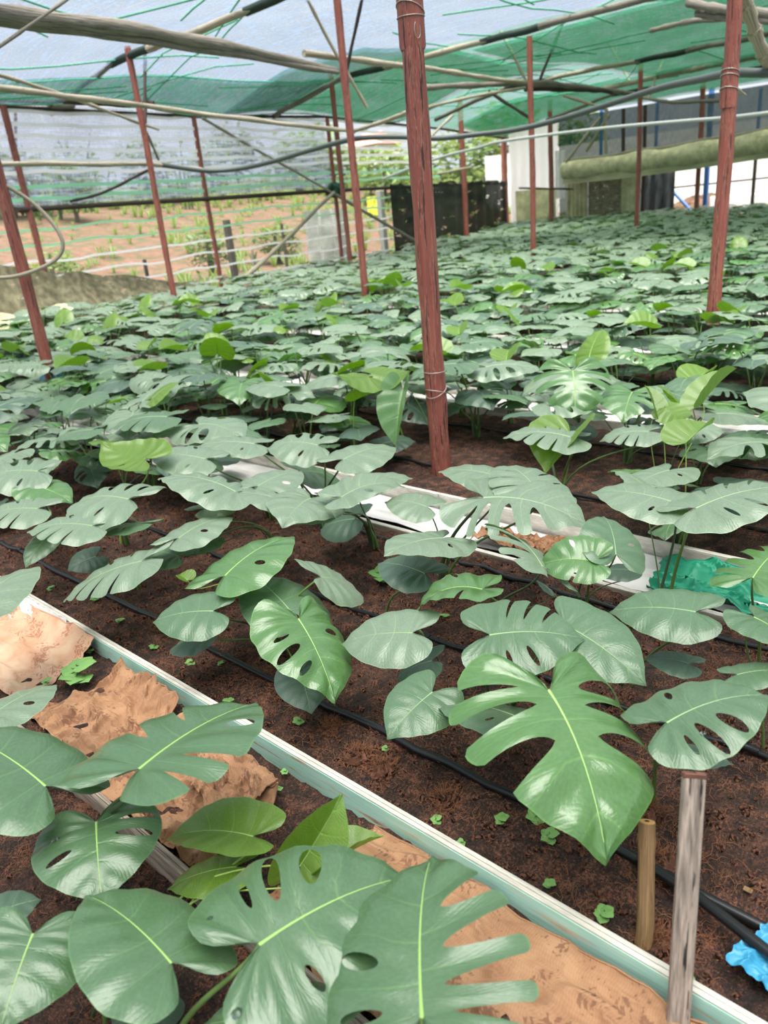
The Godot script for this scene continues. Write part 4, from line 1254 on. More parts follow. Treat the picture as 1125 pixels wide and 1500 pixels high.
	# green knot of netting where the props meet the wall
	var knot := sheet(12, 8, func(u: float, v: float) -> Vector3:
		var a := u * TAU
		var b := (v - 0.5) * PI
		var q := Vector3(cos(b) * cos(a), sin(b) * 0.7, cos(b) * sin(a))
		return q * 0.22 * (1.0 + 0.4 * hill.get_noise_3dv(q * 7.0)))
	part(w, "net_knot", knot.mesh(), mats.net_dark, Transform3D(Basis(), Vector3(-13.55, 1.87, -13.28)))
	# olive tarpaulin slumped at the left end
	var slump := sheet(26, 12, func(u: float, v: float) -> Vector3:
		var z := lerpf(-4.3, -9.2, u)
		var h := lerpf(1.25, 0.35, u) * (1.0 + 0.15 * hill.get_noise_2d(u * 14.0, 1.0))
		return Vector3(wall_x(z) + 0.25 + 0.55 * (1.0 - v) * (1.0 - v) + 0.10 * sin(u * 34.0 + v * 4.0) * (1.0 - v * 0.5), lerpf(0.0, h, v), z))
	whole("olive_tarpaulin", slump.mesh(), mats.cloth_olive, "torn olive tarpaulin slumped along the foot of the net wall", "tarpaulin")
	var heaped := sheet(16, 10, func(u: float, v: float) -> Vector3:
		var a := v * PI
		var z := lerpf(-3.6, -5.6, u)
		return Vector3(-11.9 + 0.42 * cos(a) + 0.08 * sin(u * 21.0), 0.02 + 0.55 * sin(a) * (0.8 + 0.3 * hill.get_noise_2d(u * 9.0, v * 5.0)), z))
	whole("tarpaulin_heap", heaped.mesh(), mats.tarp_olive, "heap of folded olive tarpaulin behind the left red post", "tarpaulin")
	far_wall()


func cloth_panel(parent: Node3D, called: String, a: Vector3, b: Vector3, h: float, folds: float, depth: float, material: Material, y0 := 0.0) -> void:
	var s := sheet(36, 8, func(u: float, v: float) -> Vector3:
		var p := a.lerp(b, u)
		return p + Vector3(0, y0 + h * v, depth * sin(u * folds * TAU) * (1.0 - 0.5 * v) + 0.03 * hill.get_noise_2d(u * 20.0, v * 8.0)))
	for i in s.v.size():
		s.uv[i] = Vector2(s.v[i].y * 0.5, s.v[i].x * 0.5)
	part(parent, called, s.mesh(), material)


func far_wall() -> void:
	var w := setting("wall_far")
	cloth_panel(w, "plastic_sheet", Vector3(-18.0, 0, -27.1), Vector3(-15.9, 0, -27.1), 3.75, 5.0, 0.05, mats.sheet_white)
	cloth_panel(w, "stained_sheet", Vector3(-17.7, 0, -27.0), Vector3(-15.95, 0, -27.0), 1.5, 4.0, 0.05, mats.sheet_stained)
	cloth_panel(w, "green_net_panel", Vector3(-15.9, 0, -27.15), Vector3(-12.6, 0, -27.15), 3.75, 3.0, 0.04, mats.net_dark)
	cloth_panel(w, "grey_net_panel", Vector3(-12.6, 0, -27.15), Vector3(-5.0, 0, -27.15), 2.0, 6.0, 0.03, mats.net_grey, 1.75)
	cloth_panel(w, "curtain", Vector3(-15.2, 0, -26.5), Vector3(-14.4, 0, -26.5), 2.0, 5.0, 0.07, mats.tarp_olive)
	cloth_panel(w, "mildewed_panel", Vector3(-14.4, 0, -26.6), Vector3(-13.1, 0, -26.6), 1.75, 1.0, 0.03, mats.cloth_olive)
	cloth_panel(w, "yellow_panel", Vector3(-13.15, 0, -26.55), Vector3(-12.55, 0, -26.55), 1.7, 2.0, 0.05, mats.sheet_stained)
	cloth_panel(w, "torn_strip", Vector3(-15.9, 1.1, -26.9), Vector3(-15.5, 1.1, -26.9), 1.6, 2.0, 0.06, mats.sheet_white)
	for x in [-12.45, -15.95, -13.2]:
		var s := Shape.new()
		s.tube(PackedVector3Array([Vector3(x, 0, -26.7), Vector3(x + 0.03, 1.7, -26.7), Vector3(x, 3.7, -26.7)]), PackedFloat32Array([0.07, 0.065, 0.06]), 8)
		part(w, "frame_post", s.mesh(), mats.dark_timber)
	# rolled tarpaulin hanging across
	var t := thing("tarpaulin_roll", "long olive tarpaulin rolled up across the far wall", "tarpaulin")
	var roll := Shape.new()
	var p := PackedVector3Array()
	var rr := PackedFloat32Array()
	for k in 25:
		var f := k / 24.0
		p.append(Vector3(lerpf(-15.0, -4.5, f), 1.98 + 0.42 * f - 0.12 * sin(f * PI), -26.0 + 0.03 * sin(f * 20.0)))
		rr.append(0.30 + 0.025 * sin(f * 31.0) + 0.06 * f)
	roll.tube(p, rr, 14, 0.05)
	part(t, "roll", roll.mesh(), mats.tarp_olive)
	var bar := Shape.new()
	var q := PackedVector3Array()
	var qr := PackedFloat32Array()
	for k in 25:
		q.append(p[k] + Vector3(0, rr[k] + 0.02, 0.02)); qr.append(0.045)
	bar.tube(q, qr, 8, 0.08)
	part(t, "batten", bar.mesh(), mats.bamboo)
	var skirt := sheet(24, 4, func(u: float, v: float) -> Vector3:
		var c := p[int(clampf(u, 0.0, 1.0) * 24.0)]
		return Vector3(lerpf(-15.0, -4.5, u), c.y - 0.15 - 0.28 * v, -25.85 + 0.04 * sin(u * 70.0)))
	part(t, "loose_edge", skirt.mesh(), mats.tarp_olive)
	# what stands behind the opening
	var steel := ["blue steel column just right of the far red post", "slim blue steel column left of the far red post", "slim blue steel column behind the slanting blue brace", "slim blue steel column by the hanging grey cloth", "slim blue steel column behind the sleeved post", "slim blue steel column at the right edge"]
	var xs := [[-10.9, -28.2, 0.09], [-11.9, -30.0, 0.06], [-13.3, -29.5, 0.06], [-15.2, -29.0, 0.06], [-10.3, -31.0, 0.06], [-9.1, -31.0, 0.06]]
	for i in 6:
		var s := Shape.new()
		s.box(Vector3(0, 2.0, 0), Vector3(xs[i][2] * 1.6, 4.0, xs[i][2] * 1.6), 0.01)
		whole("steel_column", s.mesh(), mats.blue_steel, steel[i], "column", "", Vector3(xs[i][0], 0, xs[i][1]))
	var br := Shape.new()
	br.tube(PackedVector3Array([Vector3(-13.6, 2.0, -29.2), Vector3(-12.5, 1.0, -29.2), Vector3(-11.6, 0.1, -29.2)]), PackedFloat32Array([0.06, 0.06, 0.06]), 8)
	whole("steel_brace", br.mesh(), mats.blue_steel, "slanting blue steel brace seen under the rolled tarpaulin", "brace")
	var wb := setting("wall_beyond")
	cloth_panel(wb, "plastic_sheet", Vector3(-24.0, 0, -34.0), Vector3(-3.0, 0, -34.0), 3.2, 12.0, 0.06, mats.sheet_white)
	var gr := sheet(24, 10, func(u: float, v: float) -> Vector3:
		var x := lerpf(-26.0, 2.0, u)
		var z := lerpf(-28.0, -36.0, v)
		return Vector3(x, 0.05 + 0.1 * hill.get_noise_2d(x * 2.0, z * 2.0), z))
	part(setting("ground_beyond"), "yard_ground", gr.mesh(), mats.red_earth)
	var heap := sheet(22, 10, func(u: float, v: float) -> Vector3:
		var a := u * TAU
		var r := sin(v * PI * 0.5)
		return Vector3(-11.7 + 1.5 * r * cos(a), 0.75 * cos(v * PI * 0.5) + 0.12 * hill.get_noise_2d(cos(a) * 9.0, v * 14.0), -30.2 + 0.8 * r * sin(a)))
	whole("soil_heap", heap.mesh(), mats.red_earth, "heap of reddish soil and rubble beyond the far wall", "soil heap")
	var kerb := Shape.new()
	kerb.box(Vector3(-8.5, 0.35, -29.0), Vector3(5.0, 0.7, 0.3), 0.03)
	whole("white_kerb", kerb.mesh(), mats.sheet_white, "low white masonry ledge behind the far wall", "ledge")
	var red := Shape.new()
	red.box(Vector3(-10.0, 0.28, -27.6), Vector3(9.0, 0.14, 0.18), 0.02)
	whole("ground_beam", red.mesh(), mats.rust, "long reddish ground beam at the foot of the far opening", "beam")
	var gc := thing("hanging_cloth", "charcoal cloth hanging over a frame beside the yellowish panel", "cloth")
	cloth_panel(gc, "sheet", Vector3(-13.0, 0, -28.0), Vector3(-11.9, 0, -28.0), 1.75, 3.0, 0.08, mats.cloth_grey)
	for y in [1.15, 1.75]:
		var s := Shape.new()
		s.tube(PackedVector3Array([Vector3(-16, y - 0.1, -28.4), Vector3(-9, y, -28.4), Vector3(-4, y + 0.1, -28.4)]), PackedFloat32Array([0.03, 0.03, 0.03]), 6)
		whole("rail_pipe", s.mesh(), mats.dark_timber, "%s dark rail crossing behind the far opening" % ("lower" if y < 1.5 else "upper"), "rail")
	var dp := Shape.new()
	dp.tube(PackedVector3Array([Vector3(-9.3, 0, -28.0), Vector3(-9.3, 2.2, -28.0)]), PackedFloat32Array([0.06, 0.06]), 8)
	whole("dark_post", dp.mesh(), mats.dark_timber, "thin dark post standing beyond the sleeved red post", "post")


# ------------------------------------------------------------------ outside the left wall
func land_y(x: float, z: float) -> float:
	var d := maxf(0.0, -14.0 - x)
	return -0.05 + 2.9 * smoothstep(0.0, 26.0, d) + 1.6 * smoothstep(28.0, 70.0, d) + 0.25 * hill.get_noise_2d(x * 0.5, z * 0.5) * smoothstep(1.0, 6.0, d)


func outside() -> void:
	var g := setting("terrain")
	var land := sheet(70, 60, func(u: float, v: float) -> Vector3:
		var x := lerpf(-12.0, -95.0, u)
		var z := lerpf(10.0, -95.0, v)
		return Vector3(x if x < wall_x(z) - 0.3 else wall_x(z) - 0.3, land_y(x, z), z))
	for i in land.v.size():
		land.uv[i] = Vector2(land.v[i].x, land.v[i].z)
	part(g, "slope", land.mesh(), mats.red_earth)
	# tufts of weeds and grass on the slope
	var blade := Shape.new()
	for k in 9:
		var a := k * 2.4
		var o := Vector3(cos(a), 0, sin(a))
		var side := Vector3(-o.z, 0, o.x) * 0.05
		var p := o * 0.05
		var q := o * 0.28 + Vector3(0, 0.55 + 0.1 * (k % 3), 0)
		var e := o * 0.6 + Vector3(0, 0.75 + 0.2 * (k % 2), 0)
		var i0 := blade.put(p - side, Vector3.UP)
		blade.put(p + side, Vector3.UP); blade.put(q + side, Vector3.UP); blade.put(q - side, Vector3.UP); blade.put(e, Vector3.UP)
		blade.quad(i0, i0 + 1, i0 + 2, i0 + 3); blade.tri(i0 + 3, i0 + 2, i0 + 4)
	var mm := MultiMesh.new()
	mm.transform_format = MultiMesh.TRANSFORM_3D
	mm.mesh = blade.mesh()
	var xs: Array[Transform3D] = []
	while xs.size() < 8000:
		var z := rng.randf_range(0.0, -70.0)
		var x := wall_x(z) - 0.6 - rng.randf() * 50.0
		var d := -14.0 - x
		var want := 0.28 + 0.8 * hill.get_noise_2d(x * 0.7 + 50.0, z * 0.7) + 0.9 * smoothstep(16.0, 24.0, d) + 0.4 * (1.0 - smoothstep(1.0, 4.0, d))
		if z < -22.0:
			want += 0.6
		if rng.randf() > want:
			continue
		xs.append(Transform3D(Basis(Vector3.UP, rng.randf() * TAU).scaled(Vector3.ONE * rng.randf_range(0.2, 0.55) * (1.0 + smoothstep(14.0, 26.0, d))), Vector3(x, land_y(x, z) - 0.02, z)))
	mm.instance_count = xs.size()
	for i in xs.size():
		mm.set_instance_transform(i, xs[i])
	var o := MultiMeshInstance3D.new()
	o.name = "grass"
	o.multimesh = mm
	o.material_override = mats.grass
	add_child(o)
	stuff(o, "weeds and grass tufts over the red slope outside", "grass")
	# trees and bushes: [x, z, height, radius, material, label]
	var trees := [
		[-39.0, -30.5, 6.2, 1.9, "tree_dark", "rounded dark tree seen through the white net near the slim post"],
		[-33.0, -14.5, 4.4, 2.2, "tree_dark", "broad dark tree behind the net at the left"],
		[-30.0, -15.5, 3.9, 1.1, "tree_light", "small lime-green tree in front of the broad dark one"],
		[-35.0, -22.0, 5.2, 1.6, "tree_mid", "spindly green tree left of the wall post"],
		[-34.0, -25.0, 4.6, 1.5, "tree_mid", "leafy green tree right beside the wall post"],
		[-31.0, -9.8, 4.6, 1.0, "tree_mid", "thin young tree at the left end of the view outside"],
		[-34.0, -32.0, 5.6, 2.6, "tree_light", "pale yellow-green tree below the red roof"],
		[-36.0, -36.0, 4.6, 2.4, "tree_mid", "bushy green tree left of the thick middle post"],
		[-28.0, -31.0, 3.8, 2.0, "tree_light", "bright bush behind the slim and thin posts"],
		[-27.0, -36.0, 4.6, 2.8, "tree_light", "wide bright bush between the middle post and the torn cloth"],
		[-31.0, -46.0, 6.6, 3.0, "tree_mid", "tall green tree behind the wide bright bush"],
		[-22.3, -26.6, 3.4, 1.3, "tree_light", "sunny bush above the black cloth"],
		[-25.0, -44.0, 5.2, 2.6, "tree_mid", "green tree next to the white plastic sheet"],
		[-36.0, -19.0, 3.4, 1.5, "tree_mid", "low shrub between the dark tree and the spindly one"],
		[-44.0, -40.0, 6.0, 3.4, "tree_dark", "dark hedge-like tree under the far hill line"],
		[-17.2, -12.2, 1.5, 0.8, "tree_mid", "knee-high bush by the dark fence post"],
		[-17.5, -8.2, 1.2, 0.7, "tree_light", "pale weed bush outside the wall below the rail"],
		[-18.6, -15.6, 1.2, 0.9, "tree_mid", "small bush beside the white hanging cloth"],
	]
	var crowns := []
	for v in 3:
		var c := Shape.new()
		for k in 900:
			var q := Vector3(rng.randf_range(-1, 1), rng.randf_range(-1, 1), rng.randf_range(-1, 1))
			if q.length() > 1.0 or q.length() < 0.35:
				continue
			q *= 0.8 + 0.5 * hill.get_noise_3dv(q * 9.0 + Vector3(v * 30, 0, 0))
			var b := Basis.from_euler(Vector3(rng.randf_range(-0.8, 0.8), rng.randf() * TAU, rng.randf_range(-0.8, 0.8)))
			var l := rng.randf_range(0.08, 0.16)
			var nn := (b.y + q * 0.6).normalized()
			var i0 := c.put(q - b.z * l, nn)
			c.put(q + b.x * l * 0.45 + b.y * l * 0.1, nn); c.put(q + b.z * l - b.y * l * 0.15, nn); c.put(q - b.x * l * 0.45 + b.y * l * 0.1, nn)
			c.quad(i0, i0 + 1, i0 + 2, i0 + 3)
		crowns.append(c.mesh())
	var n := 0
	for t in trees:
		var y := land_y(t[0], t[1])
		var r := thing("tree" if t[2] > 2.0 else "bush", t[5], "tree" if t[2] > 2.0 else "bush", Vector3(t[0], y - 0.05, t[1]))
		var trunk := Shape.new()
		var h: float = t[2] - y + 0.6 if t[2] > 2.0 else t[2]
		trunk.tube(PackedVector3Array([Vector3.ZERO, Vector3(0.05, h * 0.4, 0.04), Vector3(-0.04, h * 0.8, 0)]), PackedFloat32Array([0.10, 0.07, 0.03]), 7)
		part(r, "trunk", trunk.mesh(), mats.bark)
		part(r, "crown", crowns[n % 3], mats[t[4]], Transform3D(Basis(Vector3.UP, n * 1.3).scaled(Vector3(t[3], h * 0.46, t[3])), Vector3(0, h * 0.56, 0))).set_meta("kind", "stuff")
		n += 1
	# tall reeds and cane at the left
	for k in 7:
		var cx := -31.0 - (k % 3) * 2.0
		var cz := -8.0 - k * 2.2
		var r := thing("cane_clump", "%s clump of tall thin cane behind the white net, counted from the left" % ["first", "second", "third", "fourth", "fifth", "sixth", "seventh"][k], "cane", Vector3(cx, land_y(cx, cz), cz), "cane clumps outside")
		for j in 6:
			var s := Shape.new()
			var dx := rng.randf_range(-0.7, 0.7)
			var dz := rng.randf_range(-0.9, 0.9)
			var h := rng.randf_range(1.6, 3.0)
			s.tube(PackedVector3Array([Vector3(dx, 0, dz), Vector3(dx * 1.2, h * 0.6, dz * 1.1), Vector3(dx * 1.6, h, dz * 1.5)]), PackedFloat32Array([0.05, 0.04, 0.01]), 5)
			for m in 6:
				var p := Vector3(dx * (1.1 + 0.08 * m), h * (0.35 + 0.1 * m), dz * 1.2)
				var a := rng.randf() * TAU
				var e := Vector3(cos(a) * 0.45, 0.25, sin(a) * 0.45)
				var i0 := s.put(p, Vector3.UP)
				s.put(p + e * 0.5 + Vector3(0, 0.12, 0.05), Vector3.UP); s.put(p + e, Vector3.UP); s.put(p + e * 0.5 + Vector3(0, 0.02, -0.05), Vector3.UP)
				s.quad(i0, i0 + 1, i0 + 2, i0 + 3)
			part(r, "cane", s.mesh(), mats.tree_mid)
	# house with a red roof
	var hs := thing("house", "far pale house with a pinkish-red roof above the trees", "house", Vector3(-46.6, 4.4, -50.6))
	hs.scale = Vector3.ONE * 0.62
	var body := Shape.new()
	body.box(Vector3(0, 1.3, 0), Vector3(5.5, 2.6, 4.5), 0.02)
	part(hs, "walls", body.mesh(), mats.house_wall)
	var rf := Shape.new()
	var e0 := Vector3(-3.1, 2.6, -2.6)
	var e1 := Vector3(3.1, 2.6, -2.6)
	var e2 := Vector3(3.1, 2.6, 2.6)
	var e3 := Vector3(-3.1, 2.6, 2.6)
	var r0 := Vector3(-1.6, 4.2, 0)
	var r1 := Vector3(1.6, 4.2, 0)
	rf.flat(e0, e1, r1, r0, Vector3(0, 1, -1)); rf.flat(e3, e2, r1, r0, Vector3(0, 1, 1))
	rf.flat(e0, e3, r0, r0, Vector3(-1, 1, 0)); rf.flat(e1, e2, r1, r1, Vector3(1, 1, 0)); rf.flat(e0, e1, e2, e3, Vector3.DOWN)
	part(hs, "roof", rf.mesh(), mats.roof_red)
	for x in [-1.6, 0.2, 1.8]:
		var wn := Shape.new()
		wn.box(Vector3(x, 1.5, 2.27), Vector3(0.8, 1.0, 0.06), 0.01)
		part(hs, "window", wn.mesh(), mats.glass_dark)
	# fence posts and hung cloths near the wall
	for d in [[-14.95, -11.2, 0.13, 1.5, "dark_timber", "dark square fence post outside the net wall"], [-15.1, -16.5, 0.16, 1.85, "concrete", "grey concrete fence post left of the black cloth"], [-13.5, -8.1, 0.06, 0.95, "dark_timber", "short dark stake at the wall left of the leaning post"], [-15.2, -13.0, 0.06, 1.3, "dark_timber", "thin dark stake beside the white hanging cloth"], [-14.2, -11.2, 0.05, 0.85, "bamboo", "short pale stick by the yellow prop"]]:
		var s := Shape.new()
		s.box(Vector3(0, d[3] / 2, 0), Vector3(d[2], d[3], d[2]), 0.01)
		whole("fence_post", s.mesh(), mats[d[4]], d[5], "post", "", Vector3(d[0], -0.02, d[1]))
	var wc := thing("white_cloth", "torn white cloth hanging outside near the wall knot", "cloth")
	cloth_panel(wc, "sheet", Vector3(-15.7, 0, -14.2), Vector3(-15.2, 0, -15.2), 1.5, 3.0, 0.09, mats.rag_white)
	var yc := thing("yellow_cloth", "small bright yellow cloth hung beside the concrete fence post", "cloth")
	cloth_panel(yc, "sheet", Vector3(-17.7, 1.2, -18.7), Vector3(-17.4, 1.2, -19.2), 0.55, 2.0, 0.04, mats.yellow_cloth)


# ------------------------------------------------------------------ things on the ground
func rumpled(label: String, called: String, c: Array, thick: float, wr: float, material: Material, seed_at: float, curl := 0.0, cat := "sack") -> void:
	# c: four corners on the ground, counted round; a crumpled sheet with folds and a lifted rim
	var f := func(u: float, v: float) -> Vector3:
		var uu := u + 0.03 * hill.get_noise_2d(v * 16.0 + seed_at, 2.0)
		var vv := v + 0.05 * hill.get_noise_2d(u * 14.0 + seed_at, 7.0)
		var p: Vector3 = c[0].lerp(c[1], uu).lerp(c[3].lerp(c[2], uu), vv)
		var ridge := 1.0 - absf(fold.get_noise_2d(u * 9.0 + seed_at, v * 6.0)) * 3.0
		var ridge2 := 1.0 - absf(fold.get_noise_2d(u * 15.0 + seed_at, v * 11.0 + 4.0)) * 3.0
		p.y += thick + wr * (maxf(ridge, 0.0) * 0.75 + maxf(ridge2, 0.0) * 0.22 + 0.8 * fold.get_noise_2d(u * 5.0 + seed_at, v * 5.0))
		p.y += curl * pow(maxf(0.0, vv - 0.55) / 0.45, 2.0)
		return p
	var s := sheet(64, 44, f, c[0].distance_to(c[1]) * 1.7, c[0].distance_to(c[3]) * 1.7)
	var o := thing(called, label, cat)
	part(o, "sheet", s.mesh(), material)
	# turned hem along two edges
	for e in 2:
		var p := PackedVector3Array()
		var rr := PackedFloat32Array()
		for k in 25:
			var u := k / 24.0
			p.append(f.call(u, 1.0) if e == 0 else f.call(1.0, u)); rr.append(0.0025)
		var h := Shape.new()
		h.tube(p, rr, 5)
		part(o, "hem", h.mesh(), material)


func things() -> void:
	rumpled("pinkish paper sack lying smooth against the mint board", "paper_sack", [Vector3(-3.75, 0.02, -0.63), Vector3(-2.42, 0.02, -0.66), Vector3(-2.50, 0.02, -0.99), Vector3(-3.75, 0.02, -0.99)], 0.02, 0.012, mats.paper, 3.0, 0.05)
	rumpled("crumpled brown sack with a folded peak by the mint board", "brown_sack", [Vector3(-2.32, 0.02, -0.66), Vector3(-1.86, 0.02, -0.64), Vector3(-1.90, 0.02, -0.97), Vector3(-2.27, 0.02, -0.98)], 0.015, 0.030, mats.sack, 11.0, 0.05)
	rumpled("creased brown sack below the cut leaf, its corner turned over", "brown_sack", [Vector3(-1.92, 0.02, -0.62), Vector3(-1.30, 0.02, -0.63), Vector3(-1.36, 0.02, -0.90), Vector3(-1.84, 0.02, -0.95)], 0.02, 0.035, mats.sack, 23.0, 0.03)
	rumpled("flap of brown sacking folded over the creased sack", "sack_flap", [Vector3(-1.62, 0.06, -0.78), Vector3(-1.37, 0.05, -0.74), Vector3(-1.40, 0.05, -0.93), Vector3(-1.72, 0.07, -0.95)], 0.015, 0.02, mats.sack, 37.0, 0.0)
	rumpled("wide ribbed brown sack at the lower edge below the fingered leaf", "brown_sack", [Vector3(-1.16, 0.02, -0.62), Vector3(-0.20, 0.02, -0.62), Vector3(-0.26, 0.02, -0.985), Vector3(-1.10, 0.02, -0.985)], 0.02, 0.022, mats.sack, 41.0, 0.0)
	rumpled("scrap of white plastic film tucked behind the pinkish sack", "plastic_film", [Vector3(-3.1, 0.03, -0.90), Vector3(-2.62, 0.03, -0.93), Vector3(-2.72, 0.06, -1.0), Vector3(-3.1, 0.07, -1.0)], 0.015, 0.008, mats.white_film, 5.0, 0.02, "film")
	# pale sheets on the farther paths
	var words := ["between the second and third beds, left of the thick post", "between the second and third beds, right of the thick post", "on the path behind the third bed", "on the path behind the fourth bed", "on the path behind the fifth bed"]
	var cs := [[-6.6, -3.0, -2.46, -2.73], [-2.9, 0.4, -2.46, -2.73], [-8.0, 0.6, -4.36, -4.69], [-9.0, 0.2, -6.36, -6.72], [-9.0, -1.0, -8.40, -8.77]]
	for i in 5:
		var c: Array = cs[i]
		rumpled("white plastic sheet laid " + words[i], "plastic_sheet", [Vector3(c[0], 0.015, c[2]), Vector3(c[1], 0.015, c[2]), Vector3(c[1], 0.02, c[3]), Vector3(c[0], 0.02, c[3])], 0.012, 0.018, mats.white_film, 60.0 + i * 9.0, 0.0, "sheet")
	rumpled("green net bag lying on the path beside the bright-veined leaf", "net_bag", [Vector3(-1.08, 0.03, -2.46), Vector3(-0.30, 0.03, -2.46), Vector3(-0.36, 0.03, -2.70), Vector3(-1.12, 0.03, -2.68)], 0.02, 0.04, mats.green_net, 71.0, 0.02, "net bag")
	rumpled("scrap of brown sack on the path behind the holed leaf", "brown_sack", [Vector3(-1.9, 0.04, -2.45), Vector3(-1.5, 0.04, -2.46), Vector3(-1.48, 0.04, -2.58), Vector3(-1.86, 0.04, -2.60)], 0.03, 0.03, mats.sack, 83.0, 0.0)
	# drip tubes
	var words2 := ["along the mint board in the second bed", "down the middle of the second bed", "along the back of the second bed", "along the front of the third bed", "along the back of the third bed", "along the middle of the fourth bed"]
	var zs := [-1.26, -1.76, -2.28, -3.2, -3.95, -5.5]
	for i in 6:
		var t := thing("drip_tube", "black irrigation tube " + words2[i], "tube")
		var p := PackedVector3Array()
		var rr := PackedFloat32Array()
		var x := -9.0
		while x < 0.8:
			var z: float = zs[i] + 0.03 * hill.get_noise_2d(x * 1.2, i * 20.0)
			p.append(Vector3(x, maxf(soil_y(x, z), 0.03) + 0.010, z)); rr.append(0.0115 if i == 0 else 0.009)
			x += 0.12
		var s := Shape.new()
		s.tube(p, rr, 9)
		part(t, "tube", s.mesh(), mats.drip)
		var k := 8
		while k < p.size() - 2 and i < 3:
			var em := Shape.new()
			em.tube(PackedVector3Array([p[k] + Vector3(-0.02, 0.002, 0), p[k] + Vector3(0, 0.003, 0), p[k] + Vector3(0.02, 0.002, 0)]), PackedFloat32Array([0.010, 0.0128, 0.010]), 9)
			part(t, "emitter", em.mesh(), mats.drip)
			k += 9
	# stakes in front
	var bs := thing("bamboo_stake", "short cut bamboo stake standing behind the mint board", "stake", Vector3(-0.452, 0.0, -1.085))
	var top := Vector3(-0.055, 0.235, -0.11)
	var sh := Shape.new()
	sh.tube(PackedVector3Array([Vector3(0, -0.05, 0.02), top * 0.25, top * 0.5, top * 0.78, top * 0.86, top * 0.93, top]), PackedFloat32Array([0.0185, 0.0178, 0.0172, 0.0168, 0.019, 0.0172, 0.017]), 14)
	part(bs, "shaft", sh.mesh(), mats.stake_bamboo)
	var cut := Shape.new()
	cut.tube(PackedVector3Array([top * 0.998, top * 1.006]), PackedFloat32Array([0.0165, 0.016]), 14)
	part(bs, "cut_end", cut.mesh(), mats.stake_cut)
	var hole := Shape.new()
	hole.tube(PackedVector3Array([top * 1.0, top * 1.009]), PackedFloat32Array([0.0052, 0.005]), 10)
	part(bs, "hollow", hole.mesh(), mats.stake_hole)
	var fs := thing("flat_stake", "flat grey slat stake with rusty end standing upright by the mint board", "stake", Vector3(-0.327, 0.0, -0.940))
	var tip := Vector3(-0.063, 0.470, -0.170)
	var zf := tip.normalized()
	var xf := zf.cross(Vector3(0.6, 0.35, 0.7)).normalized()
	var frame := Transform3D(Basis(xf, zf, xf.cross(zf)), Vector3.ZERO)
	var slat := Shape.new()
	slat.box(Vector3(0, 0.232, 0), Vector3(0.040, 0.544, 0.012), 0.002)
	for i in slat.v.size():
		slat.uv[i] = Vector2(slat.v[i].y, slat.v[i].x + slat.v[i].z)
	part(fs, "slat", slat.mesh(), mats.stake_grey, frame)
	var cap := Shape.new()
	cap.box(Vector3(0, 0.507, 0), Vector3(0.0415, 0.010, 0.0135), 0.002)
	part(fs, "rusty_end", cap.mesh(), mats.rust, frame)
	# black pipe stub and blue film at the right
	var pipe := Shape.new()
	pipe.tube(PackedVector3Array([Vector3(-0.55, 0.055, -1.26), Vector3(-0.40, 0.075, -1.22), Vector3(-0.25, 0.085, -1.17), Vector3(-0.1, 0.085, -1.13)]), PackedFloat32Array([0.012, 0.012, 0.012, 0.012]), 10)
	whole("black_pipe", pipe.mesh(), mats.drip, "glossy black pipe lying over the soil beside the flat grey stake", "pipe")
	rumpled("crumpled sky-blue plastic film in the lower right corner", "blue_film", [Vector3(-0.315, 0.05, -1.12), Vector3(-0.02, 0.05, -1.10), Vector3(-0.05, 0.05, -1.33), Vector3(-0.265, 0.05, -1.30)], 0.015, 0.016, mats.blue_film, 91.0, 0.0, "film")
	var bag := sheet(20, 12, func(u: float, v: float) -> Vector3:
		var a := u * TAU
		var r := sin(v * PI)
		return Vector3(-6.9 + 0.22 * r * cos(a), 0.28 + 0.14 * cos(v * PI) + 0.02 * hill.get_noise_2d(u * 30.0, v * 20.0), -3.05 + 0.15 * r * sin(a)))
	whole("blue_bag", bag.mesh(), mats.blue_film, "small blue bag glimpsed between leaves near the left post", "bag")
	# weeds
	var wsp := [[-2.36, -0.86, 0.10], [-2.44, -0.78, 0.05], [-2.52, -0.98, 0.04], [-1.85, -1.10, 0.05], [-1.40, -0.93, 0.03], [-1.45, -0.99, 0.03], [-0.80, -1.24, 0.07], [-0.74, -1.20, 0.06], [-0.86, -1.18, 0.05], [-2.62, -1.16, 0.05], [-2.35, -1.14, 0.05], [-2.15, -1.16, 0.05], [-1.98, -1.98, 0.09], [-1.90, -2.02, 0.05], [-0.55, -1.10, 0.06], [-0.68, -1.10, 0.04], [-1.72, -1.28, 0.04], [-1.58, -1.16, 0.05], [-1.28, -1.22, 0.03], [-1.0, -1.10, 0.04], [-0.52, -2.55, 0.12], [-2.2, -1.9, 0.05], [-1.6, -1.9, 0.05], [-2.9, -1.2, 0.05], [-0.9, -1.07, 0.03], [-0.36, -1.06, 0.04], [-3.2, -1.15, 0.05], [-2.05, -1.22, 0.04]]
	var ordinal := ["first", "second", "third", "fourth", "fifth", "sixth", "seventh", "eighth", "ninth", "tenth", "eleventh", "twelfth", "thirteenth", "fourteenth", "fifteenth", "sixteenth", "seventeenth", "eighteenth", "nineteenth", "twentieth", "twenty-first", "twenty-second", "twenty-third", "twenty-fourth", "twenty-fifth", "twenty-sixth", "twenty-seventh", "twenty-eighth"]
	var near := ["on the pinkish sack", "beside the pinkish sack", "under the mint board by the pinkish sack", "above the mint board near the heart leaf", "at the foot of the mint board", "touching the mint board by the flap"]
